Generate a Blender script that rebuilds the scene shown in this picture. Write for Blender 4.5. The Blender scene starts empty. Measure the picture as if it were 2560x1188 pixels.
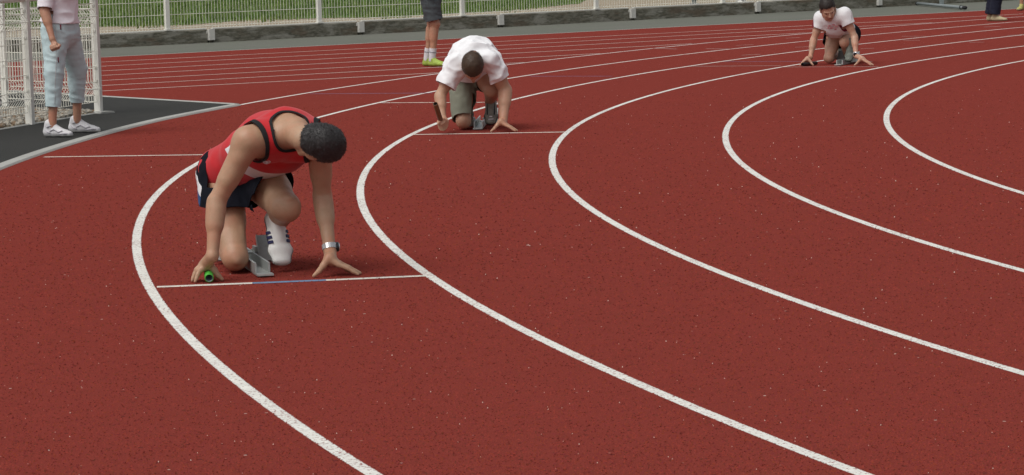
import bpy, bmesh, math, random
import numpy as np
from mathutils import Vector, Matrix

# ------------------------------------------------------------------ camera, sky, sun, exposure
scene = bpy.context.scene
col = scene.collection
FPX, PITCH, ROLL, CAMH = 7014.2, 0.106666, -0.028465, 1.49032      # focal length in pixels of the 2560 px photograph
cd = bpy.data.cameras.new("camera")
cd.sensor_width = 36.0
cd.lens = 36.0 * FPX / 2560.0
cd.clip_start = 0.1
cd.clip_end = 2000.0
cam = bpy.data.objects.new("camera", cd)
col.objects.link(cam)
_sp, _cp = math.sin(PITCH), math.cos(PITCH)
_base = Matrix(((1, 0, 0), (0, _sp, -_cp), (0, _cp, _sp)))         # columns: right, up, back
cam.matrix_world = Matrix.Translation((0, 0, CAMH)) @ (_base @ Matrix.Rotation(ROLL, 3, 'Z')).to_4x4()
scene.camera = cam
scene.render.resolution_x, scene.render.resolution_y = 1024, 475

SUN_EL, SUN_AZ = 58.0, 226.0
world = bpy.data.worlds.new("World")
scene.world = world
world.use_nodes = True
wn, wl = world.node_tree.nodes, world.node_tree.links
bg = wn["Background"]
sky = wn.new("ShaderNodeTexSky")
sky.sky_type = 'NISHITA'
sky.sun_disc = False
sky.sun_elevation = math.radians(SUN_EL)
sky.sun_rotation = math.radians(SUN_AZ)
sky.air_density = 1.0
sky.dust_density = 4.0
hs = wn.new("ShaderNodeHueSaturation")
hs.inputs["Saturation"].default_value = 0.22
wl.new(sky.outputs[0], hs.inputs["Color"])
wl.new(hs.outputs[0], bg.inputs[0])
bg.inputs[1].default_value = 0.108
sd = bpy.data.lights.new("sun", 'SUN')
sd.energy = 1.25
sd.angle = math.radians(40)
sd.color = (1.0, 0.97, 0.92)
sun = bpy.data.objects.new("sun", sd)
col.objects.link(sun)
_e, _a = math.radians(SUN_EL), math.radians(SUN_AZ)
_d = Vector((math.sin(_a) * math.cos(_e), math.cos(_a) * math.cos(_e), math.sin(_e)))
sun.rotation_euler = _d.to_track_quat('Z', 'Y').to_euler()
sun.location = (0, 0, 20)
scene.view_settings.view_transform = 'Standard'
scene.view_settings.look = 'None'
scene.view_settings.gamma = 1.0
scene.view_settings.use_curve_mapping = False
scene.view_settings.exposure = 0.16

# ------------------------------------------------------------------ pixels of the photograph -> places
def ray(u, v):
    x, y = (u - 1280.0) / FPX, -(v - 594.0) / FPX
    c, s = math.cos(ROLL), math.sin(ROLL)
    x, y = c * x - s * y, s * x + c * y
    return Vector((x, _cp + y * _sp, -_sp + y * _cp))

def at(u, v, Y):                       # point on the pixel's ray at depth Y
    d = ray(u, v)
    return Vector((0, 0, CAMH)) + d * (Y / d.y)

def gp(u, v, z=0.0):                   # point on the level z
    d = ray(u, v)
    return Vector((0, 0, CAMH)) + d * ((CAMH - z) / -d.z)

# ------------------------------------------------------------------ materials
MATS = {}
def mat(name, c, rough=0.8, var=0.12, vscale=30.0, bump=0.0, bscale=200.0, metal=0.0, spec=0.3, sss=0.0, sheen=0.0):
    if name in MATS:
        return MATS[name]
    m = bpy.data.materials.new(name)
    m.use_nodes = True
    N, K = m.node_tree.nodes, m.node_tree.links
    b = N["Principled BSDF"]
    b.inputs["Roughness"].default_value = rough
    b.inputs["Metallic"].default_value = metal
    b.inputs["Specular IOR Level"].default_value = spec
    if sss:
        b.inputs["Subsurface Weight"].default_value = sss
        b.inputs["Subsurface Radius"].default_value = (0.012, 0.005, 0.003)
        b.inputs["Subsurface Scale"].default_value = 1.0
    if sheen:
        b.inputs["Sheen Weight"].default_value = sheen
    tc = N.new("ShaderNodeTexCoord")
    nz = N.new("ShaderNodeTexNoise")
    nz.inputs["Scale"].default_value = vscale
    nz.inputs["Detail"].default_value = 6
    K.new(tc.outputs["Object"], nz.inputs["Vector"])
    mx = N.new("ShaderNodeMix"); mx.data_type = 'RGBA'
    mx.inputs[6].default_value = (*[max(0, x * (1 - var)) for x in c], 1)
    mx.inputs[7].default_value = (*[min(1, x * (1 + var)) for x in c], 1)
    K.new(nz.outputs["Fac"], mx.inputs[0])
    K.new(mx.outputs[2], b.inputs["Base Color"])
    if bump:
        n2 = N.new("ShaderNodeTexNoise"); n2.inputs["Scale"].default_value = bscale; n2.inputs["Detail"].default_value = 4
        K.new(tc.outputs["Object"], n2.inputs["Vector"])
        bp = N.new("ShaderNodeBump"); bp.inputs["Strength"].default_value = bump; bp.inputs["Distance"].default_value = 0.01
        K.new(n2.outputs["Fac"], bp.inputs["Height"]); K.new(bp.outputs[0], b.inputs["Normal"])
    MATS[name] = m
    return m

class NT:                                # small helper for node graphs
    def __init__(s, name):
        s.m = bpy.data.materials.new(name); s.m.use_nodes = True
        s.N, s.K = s.m.node_tree.nodes, s.m.node_tree.links
        s.b = s.N["Principled BSDF"]
        s.tc = s.N.new("ShaderNodeTexCoord")
    def noise(s, scale, detail=4, rough=0.55, vec=None):
        n = s.N.new("ShaderNodeTexNoise"); n.inputs["Scale"].default_value = scale; n.inputs["Detail"].default_value = detail
        n.inputs["Roughness"].default_value = rough
        s.K.new(vec or s.tc.outputs["Object"], n.inputs["Vector"]); return n.outputs["Fac"]
    def ramp(s, x, a, b, lo=0.0, hi=1.0):
        n = s.N.new("ShaderNodeMapRange"); n.inputs[1].default_value = a; n.inputs[2].default_value = b
        n.inputs[3].default_value = lo; n.inputs[4].default_value = hi
        s.K.new(x, n.inputs[0]); return n.outputs[0]
    def math(s, op, a, b=0.0):
        n = s.N.new("ShaderNodeMath"); n.operation = op
        for i, v in enumerate((a, b)):
            if isinstance(v, (int, float)): n.inputs[i].default_value = v
            else: s.K.new(v, n.inputs[i])
        return n.outputs[0]
    def mix(s, f, a, b):
        n = s.N.new("ShaderNodeMix"); n.data_type = 'RGBA'
        for i, v in ((0, f), (6, a), (7, b)):
            if isinstance(v, (int, float)): n.inputs[i].default_value = v
            elif isinstance(v, tuple): n.inputs[i].default_value = (*v, 1)
            else: s.K.new(v, n.inputs[i])
        return n.outputs[2]
    def bump(s, h, strength, dist=0.01):
        n = s.N.new("ShaderNodeBump"); n.inputs["Strength"].default_value = strength; n.inputs["Distance"].default_value = dist
        s.K.new(h, n.inputs["Height"]); s.K.new(n.outputs[0], s.b.inputs["Normal"])
    def done(s, colour, rough=0.9, spec=0.2):
        s.K.new(colour, s.b.inputs["Base Color"])
        s.b.inputs["Roughness"].default_value = rough
        s.b.inputs["Specular IOR Level"].default_value = spec
        return s.m

def track_nodes(t):
    g1 = t.noise(210, 3, 0.8); g2 = t.noise(60, 4, 0.7); g3 = t.noise(1.3, 5, 0.6); g4 = t.noise(9, 4, 0.6)
    c = t.mix(t.ramp(g1, .36, .64), (.115, .0185, .016), (.33, .069, .051))
    c = t.mix(t.ramp(g2, .35, .68, 0, .45), c, (.20, .037, .031))
    c = t.mix(t.ramp(g4, .35, .75, 0, .22), c, (.15, .026, .020))
    c = t.mix(t.ramp(g3, .35, .75, 0, .30), c, (.185, .040, .032))
    vo = t.N.new("ShaderNodeTexVoronoi"); vo.voronoi_dimensions = '2D'; vo.inputs["Scale"].default_value = 15; vo.inputs["Randomness"].default_value = 1
    t.K.new(t.tc.outputs["Object"], vo.inputs["Vector"])
    sep = t.N.new("ShaderNodeSeparateColor"); t.K.new(vo.outputs["Color"], sep.inputs[0])
    dot = t.math('LESS_THAN', vo.outputs["Distance"], t.ramp(sep.outputs[1], .0, 1., .03, .085))
    spk = t.math('MULTIPLY', dot, t.math('GREATER_THAN', sep.outputs[0], .96))
    c = t.mix(t.math('MULTIPLY', spk, t.ramp(sep.outputs[2], 0, 1, .25, .95)), c, (.58, .52, .46))
    drk = t.math('MULTIPLY', t.math('LESS_THAN', vo.outputs["Distance"], .12), t.math('LESS_THAN', sep.outputs[0], .10))
    c = t.mix(t.math('MULTIPLY', drk, .6), c, (.07, .02, .02))
    return c, g1

t = NT("track_rubber")
c, g = track_nodes(t)
t.bump(g, .5, .006)
M_TRACK = t.done(c, 1.0, .0)

def line_mat(name, colour, wear):
    t = NT(name)
    tr, g = track_nodes(t)
    uv = t.N.new("ShaderNodeSeparateXYZ"); t.K.new(t.tc.outputs["UV"], uv.inputs[0])
    edge = t.math('ABSOLUTE', t.math('SUBTRACT', uv.outputs[1], .5))          # 0 mid .. 0.5 edge
    nz = t.noise(150, 3, .7); pit = t.noise(70, 3, .65); pw = t.noise(3.0, 3)
    e = t.math('ADD', edge, t.ramp(nz, .3, .7, -.07, .07))
    keep = t.ramp(e, .43, .47, 1, 0)
    holes = t.ramp(t.math('ADD', pit, t.ramp(pw, .35, .7, -.02, .06)), .64 - wear, .68 - wear, 1, .12)
    k = t.math('MULTIPLY', keep, holes)
    dirt = t.noise(14, 5)
    p = t.mix(t.ramp(dirt, .35, .70, 0, .55), colour, tuple(x * .72 for x in colour))
    t.bump(nz, .3, .004)
    return t.done(t.mix(k, tr, p), .95, .05)
M_LINE = line_mat("white_line_paint", (.74, .73, .68), .05)
M_THIN = line_mat("thin_line_paint", (.72, .68, .61), .02)
M_FAINT = line_mat("faint_line_paint", (.42, .30, .27), .08)
M_BLUE = line_mat("blue_line_paint", (.15, .27, .42), .03)
M_BLUEF = line_mat("faint_blue_line_paint", (.22, .17, .26), .10)

def ground_mat(name, c1, c2, c3, s1, s2, bump=.4, bd=.01, rough=.95):
    t = NT(name)
    a = t.noise(s1, 5, .65); b_ = t.noise(s2, 5, .6); d = t.noise(s2 * .13, 4)
    c = t.mix(t.ramp(a, .35, .68), c1, c2)
    c = t.mix(t.ramp(b_, .45, .72, 0, .8), c, c3)
    c = t.mix(t.ramp(d, .4, .7, 0, .35), c, tuple(x * .7 for x in c3))
    t.bump(a, bump, bd)
    return t.done(c, rough, .2)
M_APRON = ground_mat("grey_asphalt", (.125, .127, .107), (.17, .17, .145), (.14, .155, .12), 60, 3)
M_BLACK = ground_mat("black_asphalt", (.026, .026, .024), (.062, .061, .057), (.044, .046, .041), 160, 9, .7, .012)
M_CONC = ground_mat("pale_concrete", (.33, .33, .305), (.46, .455, .43), (.39, .39, .355), 120, 14)
M_DIRT = ground_mat("dry_dirt", (.27, .22, .155), (.40, .34, .25), (.34, .27, .19), 22, 2.2)
M_GRASSG = ground_mat("grass_ground", (.065, .12, .022), (.13, .18, .045), (.10, .15, .035), 18, 1.2)
M_SOIL = ground_mat("outer_ground", (.20, .17, .12), (.30, .26, .19), (.12, .14, .06), 8, .6)

def wall_mat():
    t = NT("stained_wall_concrete")
    mp = t.N.new("ShaderNodeMapping"); mp.inputs["Scale"].default_value = (1, 1, 3.0)
    t.K.new(t.tc.outputs["Object"], mp.inputs[0])
    a = t.noise(9, 6, .65, mp.outputs[0]); b_ = t.noise(2.2, 5, .6, mp.outputs[0]); d = t.noise(45, 4)
    c = t.mix(t.ramp(a, .38, .62), (.10, .096, .075), (.21, .20, .16))
    c = t.mix(t.ramp(b_, .52, .60, 0, .75), c, (.30, .29, .25))
    c = t.mix(t.ramp(b_, .34, .46, .7, 0), c, (.14, .105, .075))
    c = t.mix(t.ramp(d, .5, .8, 0, .4), c, (.09, .095, .06))
    t.bump(a, .8, .02)
    return t.done(c, .95, .15)
M_WALL = wall_mat()
M_WHITEP = mat("white_coated_metal", (.76, .75, .69), .45, .07, 6, spec=.4)
M_PILLAR = mat("chipped_white_paint", (.60, .59, .55), .7, .16, 14, .3, 60)
M_WIRE = mat("white_wire", (.78, .77, .68), .5, .05, 4)
M_GALV = mat("galvanised_steel", (.42, .44, .44), .38, .15, 40, metal=.65, spec=.5)
M_BLOCK = mat("worn_aluminium", (.50, .52, .50), .42, .2, 50, .15, 150, metal=.55)
M_STEELG = mat("painted_grey_steel", (.20, .23, .23), .5, .1, 20)
M_RUBBER = mat("black_rubber", (.018, .018, .02), .7, .2)
def skin(name, c):
    t = NT(name)
    c2, c3 = (c[0] * 1.02, c[1] * .80, c[2] * .76), (c[0] * .80, c[1] * .80, c[2] * .72)
    k = t.mix(t.ramp(t.noise(7, 4), .38, .66), c, c2)
    k = t.mix(t.ramp(t.noise(26, 5, .65), .48, .70, 0, .55), k, c3)
    k = t.mix(t.ramp(t.noise(150, 2, .6), .52, .72, 0, .35), k, c3)
    t.bump(t.noise(75, 4), .14, .008)
    m = t.done(k, .48, .4)
    t.b.inputs["Subsurface Weight"].default_value = .08
    t.b.inputs["Subsurface Radius"].default_value = (.012, .005, .003)
    return m
M_SKIN = [skin("skin_a", (.44, .285, .185)), skin("skin_b", (.47, .285, .19)), skin("skin_c", (.50, .32, .225)), skin("skin_d", (.47, .265, .18))]
M_HAIR = [mat("greying_dark_hair", (.030, .028, .028), .55, .5, 60, spec=.4), mat("brown_hair", (.055, .032, .018), .55, .4, 60, spec=.4),
          mat("dark_hair", (.020, .013, .010), .55, .4, 60, spec=.4)]
M_RED = mat("red_jersey", (.50, .012, .018), .75, .10, 12, .10, 500, sheen=.2)
M_WHITE = mat("white_jersey", (.72, .72, .73), .85, .04, 10, .10, 400)
M_COTTON = mat("white_cotton", (.80, .80, .81), .9, .04, 10, .15, 300)
M_TRIM = mat("black_trim", (.012, .012, .013), .8, .2)
M_BLACKS = mat("black_shorts", (.008, .009, .014), .9, .3, 20, .15, 250, spec=.08)
M_BLUEC = mat("blue_panel", (.035, .085, .21), .75, .1)
M_SAGE = mat("sage_cotton", (.205, .215, .165), .9, .12, 14, .2, 260)
M_GREYS = mat("dark_grey_shorts", (.072, .088, .095), .9, .12, 14, .2, 260)
M_JEANS = mat("dark_denim", (.012, .015, .030), .9, .5, 40, .3, 200)
M_CAPRI = mat("pale_blue_cotton", (.51, .63, .65), .9, .06, 14, .2, 260)
M_TEE = mat("pinkish_white_tee", (.80, .75, .79), .9, .04, 14, .12, 260)
M_MAROON = mat("maroon_panel", (.17, .012, .030), .8, .1)
M_SHOEW = mat("white_leather", (.72, .72, .69), .5, .08, 40, .1, 120)
M_SHOEG = mat("grey_shoe", (.17, .16, .135), .5, .6, 45)
M_SHOEL = mat("lime_shoe", (.33, .44, .08), .6, .4, 35)
M_SHOET = mat("tan_shoe", (.42, .36, .22), .7, .15, 35)
M_SHOEK = mat("black_shoe", (.02, .02, .022), .6, .2, 35)
M_NAVY = mat("navy_stripe", (.018, .02, .075), .6, .1)
M_SOCK = mat("white_sock", (.66, .66, .68), .95, .06, 30, .4, 300)
M_SOCKB = mat("grey_sock_band", (.30, .31, .34), .95, .06)
M_SILVER = mat("silver_mesh", (.50, .48, .52), .4, .2, 50)
M_GREEN = mat("green_baton_paint", (.07, .40, .05), .35, .25, 60, spec=.5)
M_BROWN = mat("copper_brown_baton_paint", (.17, .075, .03), .35, .2, 60, spec=.5)
M_BATK = mat("black_baton_paint", (.012, .012, .015), .35, .2, 60, spec=.5)
M_INSIDE = mat("baton_inside", (.45, .52, .56), .5, .1, metal=.3)
M_DARKIN = mat("dark_baton_inside", (.02, .018, .016), .7, .1)
M_GLASS = mat("watch_glass", (.01, .012, .015), .15, .1, spec=.6)
M_STEEL = mat("bright_steel", (.60, .60, .60), .25, .1, metal=.8)
M_EYE = mat("dark_eye", (.02, .015, .012), .3, .1)
M_LIP = mat("lips", (.27, .10, .08), .5, .1)
M_PINK = mat("pink_print", (.55, .22, .25), .85, .1)
M_STONE = [mat("grey_stone", (.21, .20, .175), .9, .3, 20), mat("brown_stone", (.20, .14, .09), .9, .3, 20), mat("pale_stone", (.34, .31, .26), .9, .2, 20)]

# ------------------------------------------------------------------ object helpers
def obj(name, verts, faces, m, parent=None, smooth=False, uvs=None):
    me = bpy.data.meshes.new(name)
    if isinstance(verts, np.ndarray) and isinstance(faces, np.ndarray):
        me.from_pydata(verts.tolist(), [], faces.tolist())
    else:
        me.from_pydata([tuple(v) for v in verts], [], [tuple(f) for f in faces])
    if isinstance(m, (list, tuple)):
        for x in m: me.materials.append(x)
    else:
        me.materials.append(m)
    if smooth:
        me.polygons.foreach_set("use_smooth", np.ones(len(me.polygons), dtype=bool))
    if uvs is not None:
        l = me.uv_layers.new(name="UVMap")
        for p in me.polygons:
            for li, vi in zip(p.loop_indices, p.vertices):
                l.data[li].uv = uvs[vi]
    me.update()
    o = bpy.data.objects.new(name, me)
    col.objects.link(o)
    if parent is not None:
        o.parent = parent
        o.matrix_parent_inverse = parent.matrix_world.inverted()
    return o

def tag(o, label=None, cat=None, group=None, kind=None):
    if label: o["label"] = label
    if cat: o["category"] = cat
    if group: o["group"] = group
    if kind: o["kind"] = kind
    return o

def thing(name, loc, label, cat, group=None):
    o = bpy.data.objects.new(name, None)
    o.empty_display_size = 0.1
    o.location = loc
    o.matrix_world = Matrix.Translation(Vector(loc))
    col.objects.link(o)
    return tag(o, label, cat, group)

class MB:                                # collects boxes, tubes and sheets into one mesh
    def __init__(s): s.v, s.f = [], []
    def add(s, v, f):
        n = len(s.v); s.v += [tuple(x) for x in v]; s.f += [tuple(i + n for i in q) for q in f]
    def box(s, o, ax, ay, az):           # corner-centred box: centre o, half axes
        o, ax, ay, az = map(Vector, (o, ax, ay, az))
        v = [o + ax * i + ay * j + az * k for i in (-1, 1) for j in (-1, 1) for k in (-1, 1)]
        s.add(v, [(0, 1, 3, 2), (4, 6, 7, 5), (0, 4, 5, 1), (2, 3, 7, 6), (0, 2, 6, 4), (1, 5, 7, 3)])
    def tube(s, pts, r, n=8, cap=True):
        pts = [Vector(p) for p in pts]
        rs = r if isinstance(r, (list, tuple)) else [r] * len(pts)
        rings = []
        up = None
        for i, p in enumerate(pts):
            d = (pts[min(i + 1, len(pts) - 1)] - pts[max(i - 1, 0)]).normalized()
            if up is None:
                up = Vector((0, 0, 1)) if abs(d.z) < .9 else Vector((1, 0, 0))
            x = d.cross(up).normalized(); y = x.cross(d).normalized(); up = y
            rings.append([p + (x * math.cos(2 * math.pi * k / n) + y * math.sin(2 * math.pi * k / n)) * rs[i] for k in range(n)])
        v = [q for rg in rings for q in rg]
        f = [(i * n + k, i * n + (k + 1) % n, (i + 1) * n + (k + 1) % n, (i + 1) * n + k) for i in range(len(pts) - 1) for k in range(n)]
        if cap:
            f += [tuple(range(n - 1, -1, -1)), tuple((len(pts) - 1) * n + k for k in range(n))]
        s.add(v, f)
    def build(s, name, m, parent=None, smooth=False):
        return obj(name, s.v, s.f, m, parent, smooth)

# ------------------------------------------------------------------ the setting
def sheet(name, pts, z, m):
    o = obj(name, [(p[0], p[1], z) for p in pts], [tuple(range(len(pts)))], m)
    return tag(o, kind="structure")

CX, CY, R0 = 30.133649, 18.272883, 33.515308
NRM, TDIR = Vector((-0.522219, 0.852811, 0)), Vector((0.852811, 0.522219, 0))
def onbend(r, ph): return Vector((CX + r * math.cos(ph), CY + r * math.sin(ph), 0))

EDGE = [gp(255, 143.5), gp(2557, 21.5)]
ED = (EDGE[1] - EDGE[0]).normalized()
WA, WB = Vector((-6.1, 42.28, 0)), Vector((6.87, 52.14, 0))
WD = (WB - WA).normalized()
WN = Vector((-WD.y, WD.x, 0))            # points away from the camera

o = sheet("ground", [(-600, -200), (600, -200), (600, 900), (-600, 900)], -0.02, M_SOIL)
e0, e1 = EDGE[0] - ED * 40, EDGE[0] + ED * 75
track = sheet("running_track", [(-40, -6), (60, -6), (60, 20), tuple(e1[:2]), tuple(e0[:2])], 0.0, M_TRACK)
w0, w1 = WA - WD * 40, WA + WD * 75
sheet("apron", [tuple(e0[:2]), tuple(e1[:2]), tuple((w1 + WN * .2)[:2]), tuple((w0 + WN * .2)[:2])], 0.0005, M_APRON)
# raised ground behind the low wall
b0, b1 = w0 + WN * .14, w1 + WN * .14
tag(obj("dirt_bank", [(*b0[:2], .13), (*b1[:2], .13), (*(b1 + WN * 300)[:2], .13), (*(b0 + WN * 300)[:2], .13)], [(0, 1, 2, 3)], M_DIRT), kind="structure")

def strip(name, pts, w, z, m, parent=None):
    pts = [Vector((p[0], p[1], 0)) for p in pts]
    v, f, uv = [], [], []
    L = 0
    for i, p in enumerate(pts):
        d = (pts[min(i + 1, len(pts) - 1)] - pts[max(i - 1, 0)]).normalized()
        n = Vector((-d.y, d.x, 0))
        if i: L += (p - pts[i - 1]).length
        v += [tuple(p + n * (w / 2) + Vector((0, 0, z))), tuple(p - n * (w / 2) + Vector((0, 0, z)))]
        uv += [(L, 0), (L, 1)]
    f = [(2 * i, 2 * i + 1, 2 * i + 3, 2 * i + 2) for i in range(len(pts) - 1)]
    return obj(name, v, f, m, parent, uvs=uv)

LINES = {  # surveyed corrections of each lane line: (phi min, phi max, polynomial)
 0: (2.261, 2.9, [-15.1491, -1.4224, 5.5284, -0.9794, 0.0487]), 1: (2.314, 3.473, [2.8658, -5.9219, 3.971, -0.8665, 0.0085]),
 2: (2.38, 3.493, [4.0724, -7.9051, 4.9553, -0.9774, -0.021]), 3: (2.456, 3.45, [4.1002, -7.9625, 5.0294, -1.0511, 0.0055]),
 4: (2.555, 3.363, [-0.4952, 0.0961, 0.3575, -0.0778, -0.0253]), 5: (2.681, 3.245, [-3.7287, 5.9244, -3.2925, 0.8205, -0.0781]),
 6: (2.681, 3.245, [0, 0, 0, 0, 0])}
def lane_r(k, ph):
    lo, hi, cf = LINES[k]
    x = min(max(ph, lo), hi) - 2.6
    d = 0
    for c_ in cf: d = d * x + c_
    r = R0 - 1.22 * k
    tt = 2.120247
    base = r if ph >= tt else r / math.cos(tt - ph)
    return base + d
KERB_PH = 2.905
for k in range(7):
    ph0, ph1 = (2.15, KERB_PH - .003) if k == 0 else (2.10, 3.70)
    n = 150
    pts = [onbend(lane_r(k, ph0 + (ph1 - ph0) * i / n), ph0 + (ph1 - ph0) * i / n) for i in range(n + 1)]
    strip("lane_line", pts, .05, .0006, M_LINE, track)
# straight lanes and their run-out on the left
strip("edge_line", [EDGE[0] - ED * 12, EDGE[0] + ED * 45], .05, .0014, M_LINE, track)
SL = [(155.3, [(1240, 104.4), (1840, 74), (2557, 35)]), (165.8, [(1240, 114.5), (1840, 82), (2330, 57)]), (177.5, [(1240, 124.4), (1840, 91.6), (2060, 80)]),
      (188.8, [(1250, 135), (1730, 109.5)]), (201.6, [(1262, 146.6), (1500, 134)]), (214.2, [(1262, 159), (1310, 156.4)]), (227.7, [(1099, 182), (1160, 178.7)])]
for y0, rest in SL:
    a, b = gp(256, y0), gp(*rest[0])
    pts = [a - (b - a).normalized() * 6, a, b] + [gp(*q) for q in rest[1:]]
    strip("straight_lane_line", pts, .05, .0009, M_THIN, track)
# transverse marks
def mark(p, q, w, m, name="start_line"):
    a, b = gp(*p), gp(*q)
    n = 12
    strip(name, [a.lerp(b, i / n) for i in range(n + 1)], w, .0013, m, track)
mark((392, 718), (631, 708.5), .058, M_THIN); mark((631, 708.5), (815, 701), .058, M_BLUE); mark((815, 701), (1064, 690), .058, M_THIN)
mark((110, 393), (528, 387), .055, M_THIN); mark((1030, 337), (1413, 330.5), .06, M_THIN); mark((944, 257.5), (1252, 256), .06, M_THIN)
mark((1728, 166.3), (1952, 164.6), .06, M_FAINT); mark((1952, 168), (2196, 167), .06, M_FAINT)
for p, q in [((775, 235), (1080, 233)), ((1325, 191), (1530, 191)), ((1809, 154.5), (2004, 154))]: mark(p, q, .06, M_BLUEF)
for p, q in [((1840, 114), (1884, 112)), ((1765, 122), (1828, 123)), ((1854, 138.5), (1901, 136)), ((1631, 121), (1692, 123)), ((1964, 96), (2001, 94)),
             ((1987, 118.5), (2025, 117)), ((2157, 154), (2181, 154)), ((2152, 122), (2185, 121)), ((2258, 102), (2300, 101)), ((2255, 91), (2311, 91)),
             ((2461, 68), (2501, 66)), ((2424, 106.5), (2461, 105.5)), ((2518, 89), (2555, 87))]: mark(p, q, .06, M_FAINT, "change_mark")

# outer kerb of the bend, with the black asphalt behind it
def kerb(name, path, w, h, m):
    v, f = [], []
    b = .012
    prof = [(-w / 2, -.02), (-w / 2, h - b), (-w / 2 + b, h), (w / 2 - b, h), (w / 2, h - b), (w / 2, -.02)]
    for i, p in enumerate(path):
        d = (path[min(i + 1, len(path) - 1)] - path[max(i - 1, 0)]).normalized()
        n = Vector((-d.y, d.x, 0))
        v += [tuple(p + n * x + Vector((0, 0, z))) for x, z in prof]
    k = len(prof)
    f = [(i * k + j, i * k + j + 1, (i + 1) * k + j + 1, (i + 1) * k + j) for i in range(len(path) - 1) for j in range(k - 1)]
    f += [tuple(range(k)), tuple((len(path) - 1) * k + j for j in range(k - 1, -1, -1))]
    return tag(obj(name, v, f, m), kind="structure")
KR = lambda ph: R0 + .10 + .08 * min(1, (ph - 2.905) / .06)
kpath = [onbend(KR(KERB_PH + i * (3.6 - KERB_PH) / 90), KERB_PH + i * (3.6 - KERB_PH) / 90) for i in range(91)]
kerb("kerb", kpath, .115, .014, M_CONC)
ca, cb = gp(256, 242.5), gp(592, 262.3)
cdir = (ca - cb).normalized()
kerb("chute_kerb", [cb.lerp(ca, i / 6) for i in range(7)] + [ca + cdir * 12], .07, .012, M_CONC)
outer = [onbend(R0 + .15, KERB_PH + i * .7 / 30) for i in range(31)]
far = ca + cdir * 12
sheet("verge", [tuple((cb + Vector((0.03, 0, 0)))[:2])] + [tuple(p[:2]) for p in outer] + [(-16, 4), (-16, 30), tuple(far[:2])], .006, M_BLACK)

# ------------------------------------------------------------------ low wall and the fence on it
def on_wall(u, off=0.0):                 # place along the wall seen at photo column u
    d = ray(u, 60)
    d2 = Vector((d.x, d.y, 0))
    A = WA + WN * off
    # A + WD t = d2 s
    s = (A.x * WD.y - A.y * WD.x) / (d2.x * WD.y - d2.y * WD.x)
    return d2 * s
def along(p): return (p - WA).dot(WD)
WH = .205
pil = [along(on_wall(u)) for u in (525, 900, 1250, 1580, 1893, 2197)]
step = (pil[-1] - pil[0]) / 5
pil = [pil[0] - step * 4, pil[0] - step * 3, pil[0] - step * 2, pil[0] - step] + pil + [pil[-1] + step, pil[-1] + 2 * step]
wall = thing("low_wall", WA, "low stained concrete wall with white pillars along the far straight", "wall")
rnd = random.Random(3)
for i in range(len(pil) - 1):
    a, b = pil[i] + .055, pil[i + 1] - .055
    if b < -16: continue
    n = 14                               # an uneven, chipped cast slab
    v, f = [], []
    for j in range(n + 1):
        p = WA + WD * (a + (b - a) * j / n)
        top = WH + rnd.uniform(-.004, .004)
        fr = rnd.uniform(-.002, .002)
        v += [tuple(p + WN * fr + Vector((0, 0, -.02))), tuple(p + WN * (fr + .002) + Vector((0, 0, top - .012))), tuple(p + WN * (fr + .014) + Vector((0, 0, top))),
              tuple(p + WN * .14 + Vector((0, 0, top))), tuple(p + WN * .14 + Vector((0, 0, -.02)))]
    f = [(j * 5 + k, (j + 1) * 5 + k, (j + 1) * 5 + k + 1, j * 5 + k + 1) for j in range(n) for k in range(4)]
    f += [(4, 3, 2, 1, 0), tuple(n * 5 + k for k in range(5))]
    obj("wall_slab", v, f, M_WALL, wall)
    # the pale strip at the foot of the fence on the coping
    m = MB(); m.box(WA + WD * ((a + b) / 2) + WN * .05 + Vector((0, 0, WH + .012)), WD * ((b - a) / 2), WN * .03, Vector((0, 0, .008)))
    m.build("coping_strip", M_WHITEP, wall)
for t_ in pil:
    if t_ < -16: continue
    m = MB()
    c = WA + WD * t_
    m.box(c + WN * -.002 + Vector((0, 0, WH / 2 + .02)), WD * .05, WN * .05, Vector((0, 0, WH / 2 - .02)))
    m.box(c + WN * -.03 + Vector((0, 0, WH * .62)), WD * .042, WN * .02, Vector((0, 0, .006)))
    m.build("pillar", M_PILLAR, wall)
    for s in (-1, 1):
        m = MB(); m.box(c + WD * (.062 * s) + WN * .004 + Vector((0, 0, WH - .04)), WD * .010, WN * .012, Vector((0, 0, .022))); m.build("bracket", M_PILLAR, wall)

def panel(name, a, b, z0, heights, folds, m, parent, spacing=.05, r=.0028, nrm=None, vr=None):
    """welded mesh panel: upright wires with V folds, level wires at the given heights"""
    d = b - a; L = d.length; d = d / L
    nrm = nrm or Vector((-d.y, d.x, 0))
    def off(z):
        for f0, f1 in folds:
            if f0 < z < f1:
                return .045 * (1 - abs((z - f0) / (f1 - f0) * 2 - 1))
        return 0
    zs = sorted(set([heights[0], heights[-1]] + [q for f in folds for q in (f[0], (f[0] + f[1]) / 2, f[1])]))
    mb = MB()
    n = int(L / spacing)
    for i in range(n + 1):
        p = a + d * (L * i / n)
        mb.tube([p + nrm * off(z) + Vector((0, 0, z0 + z)) for z in zs], vr or r, 4, False)
    for z in heights:
        mb.tube([a + nrm * (off(z) + .004) + Vector((0, 0, z0 + z)), b + nrm * (off(z) + .004) + Vector((0, 0, z0 + z))], r * 1.15, 4, False)
    return tag(mb.build(name, m, parent), kind="stuff")

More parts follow.
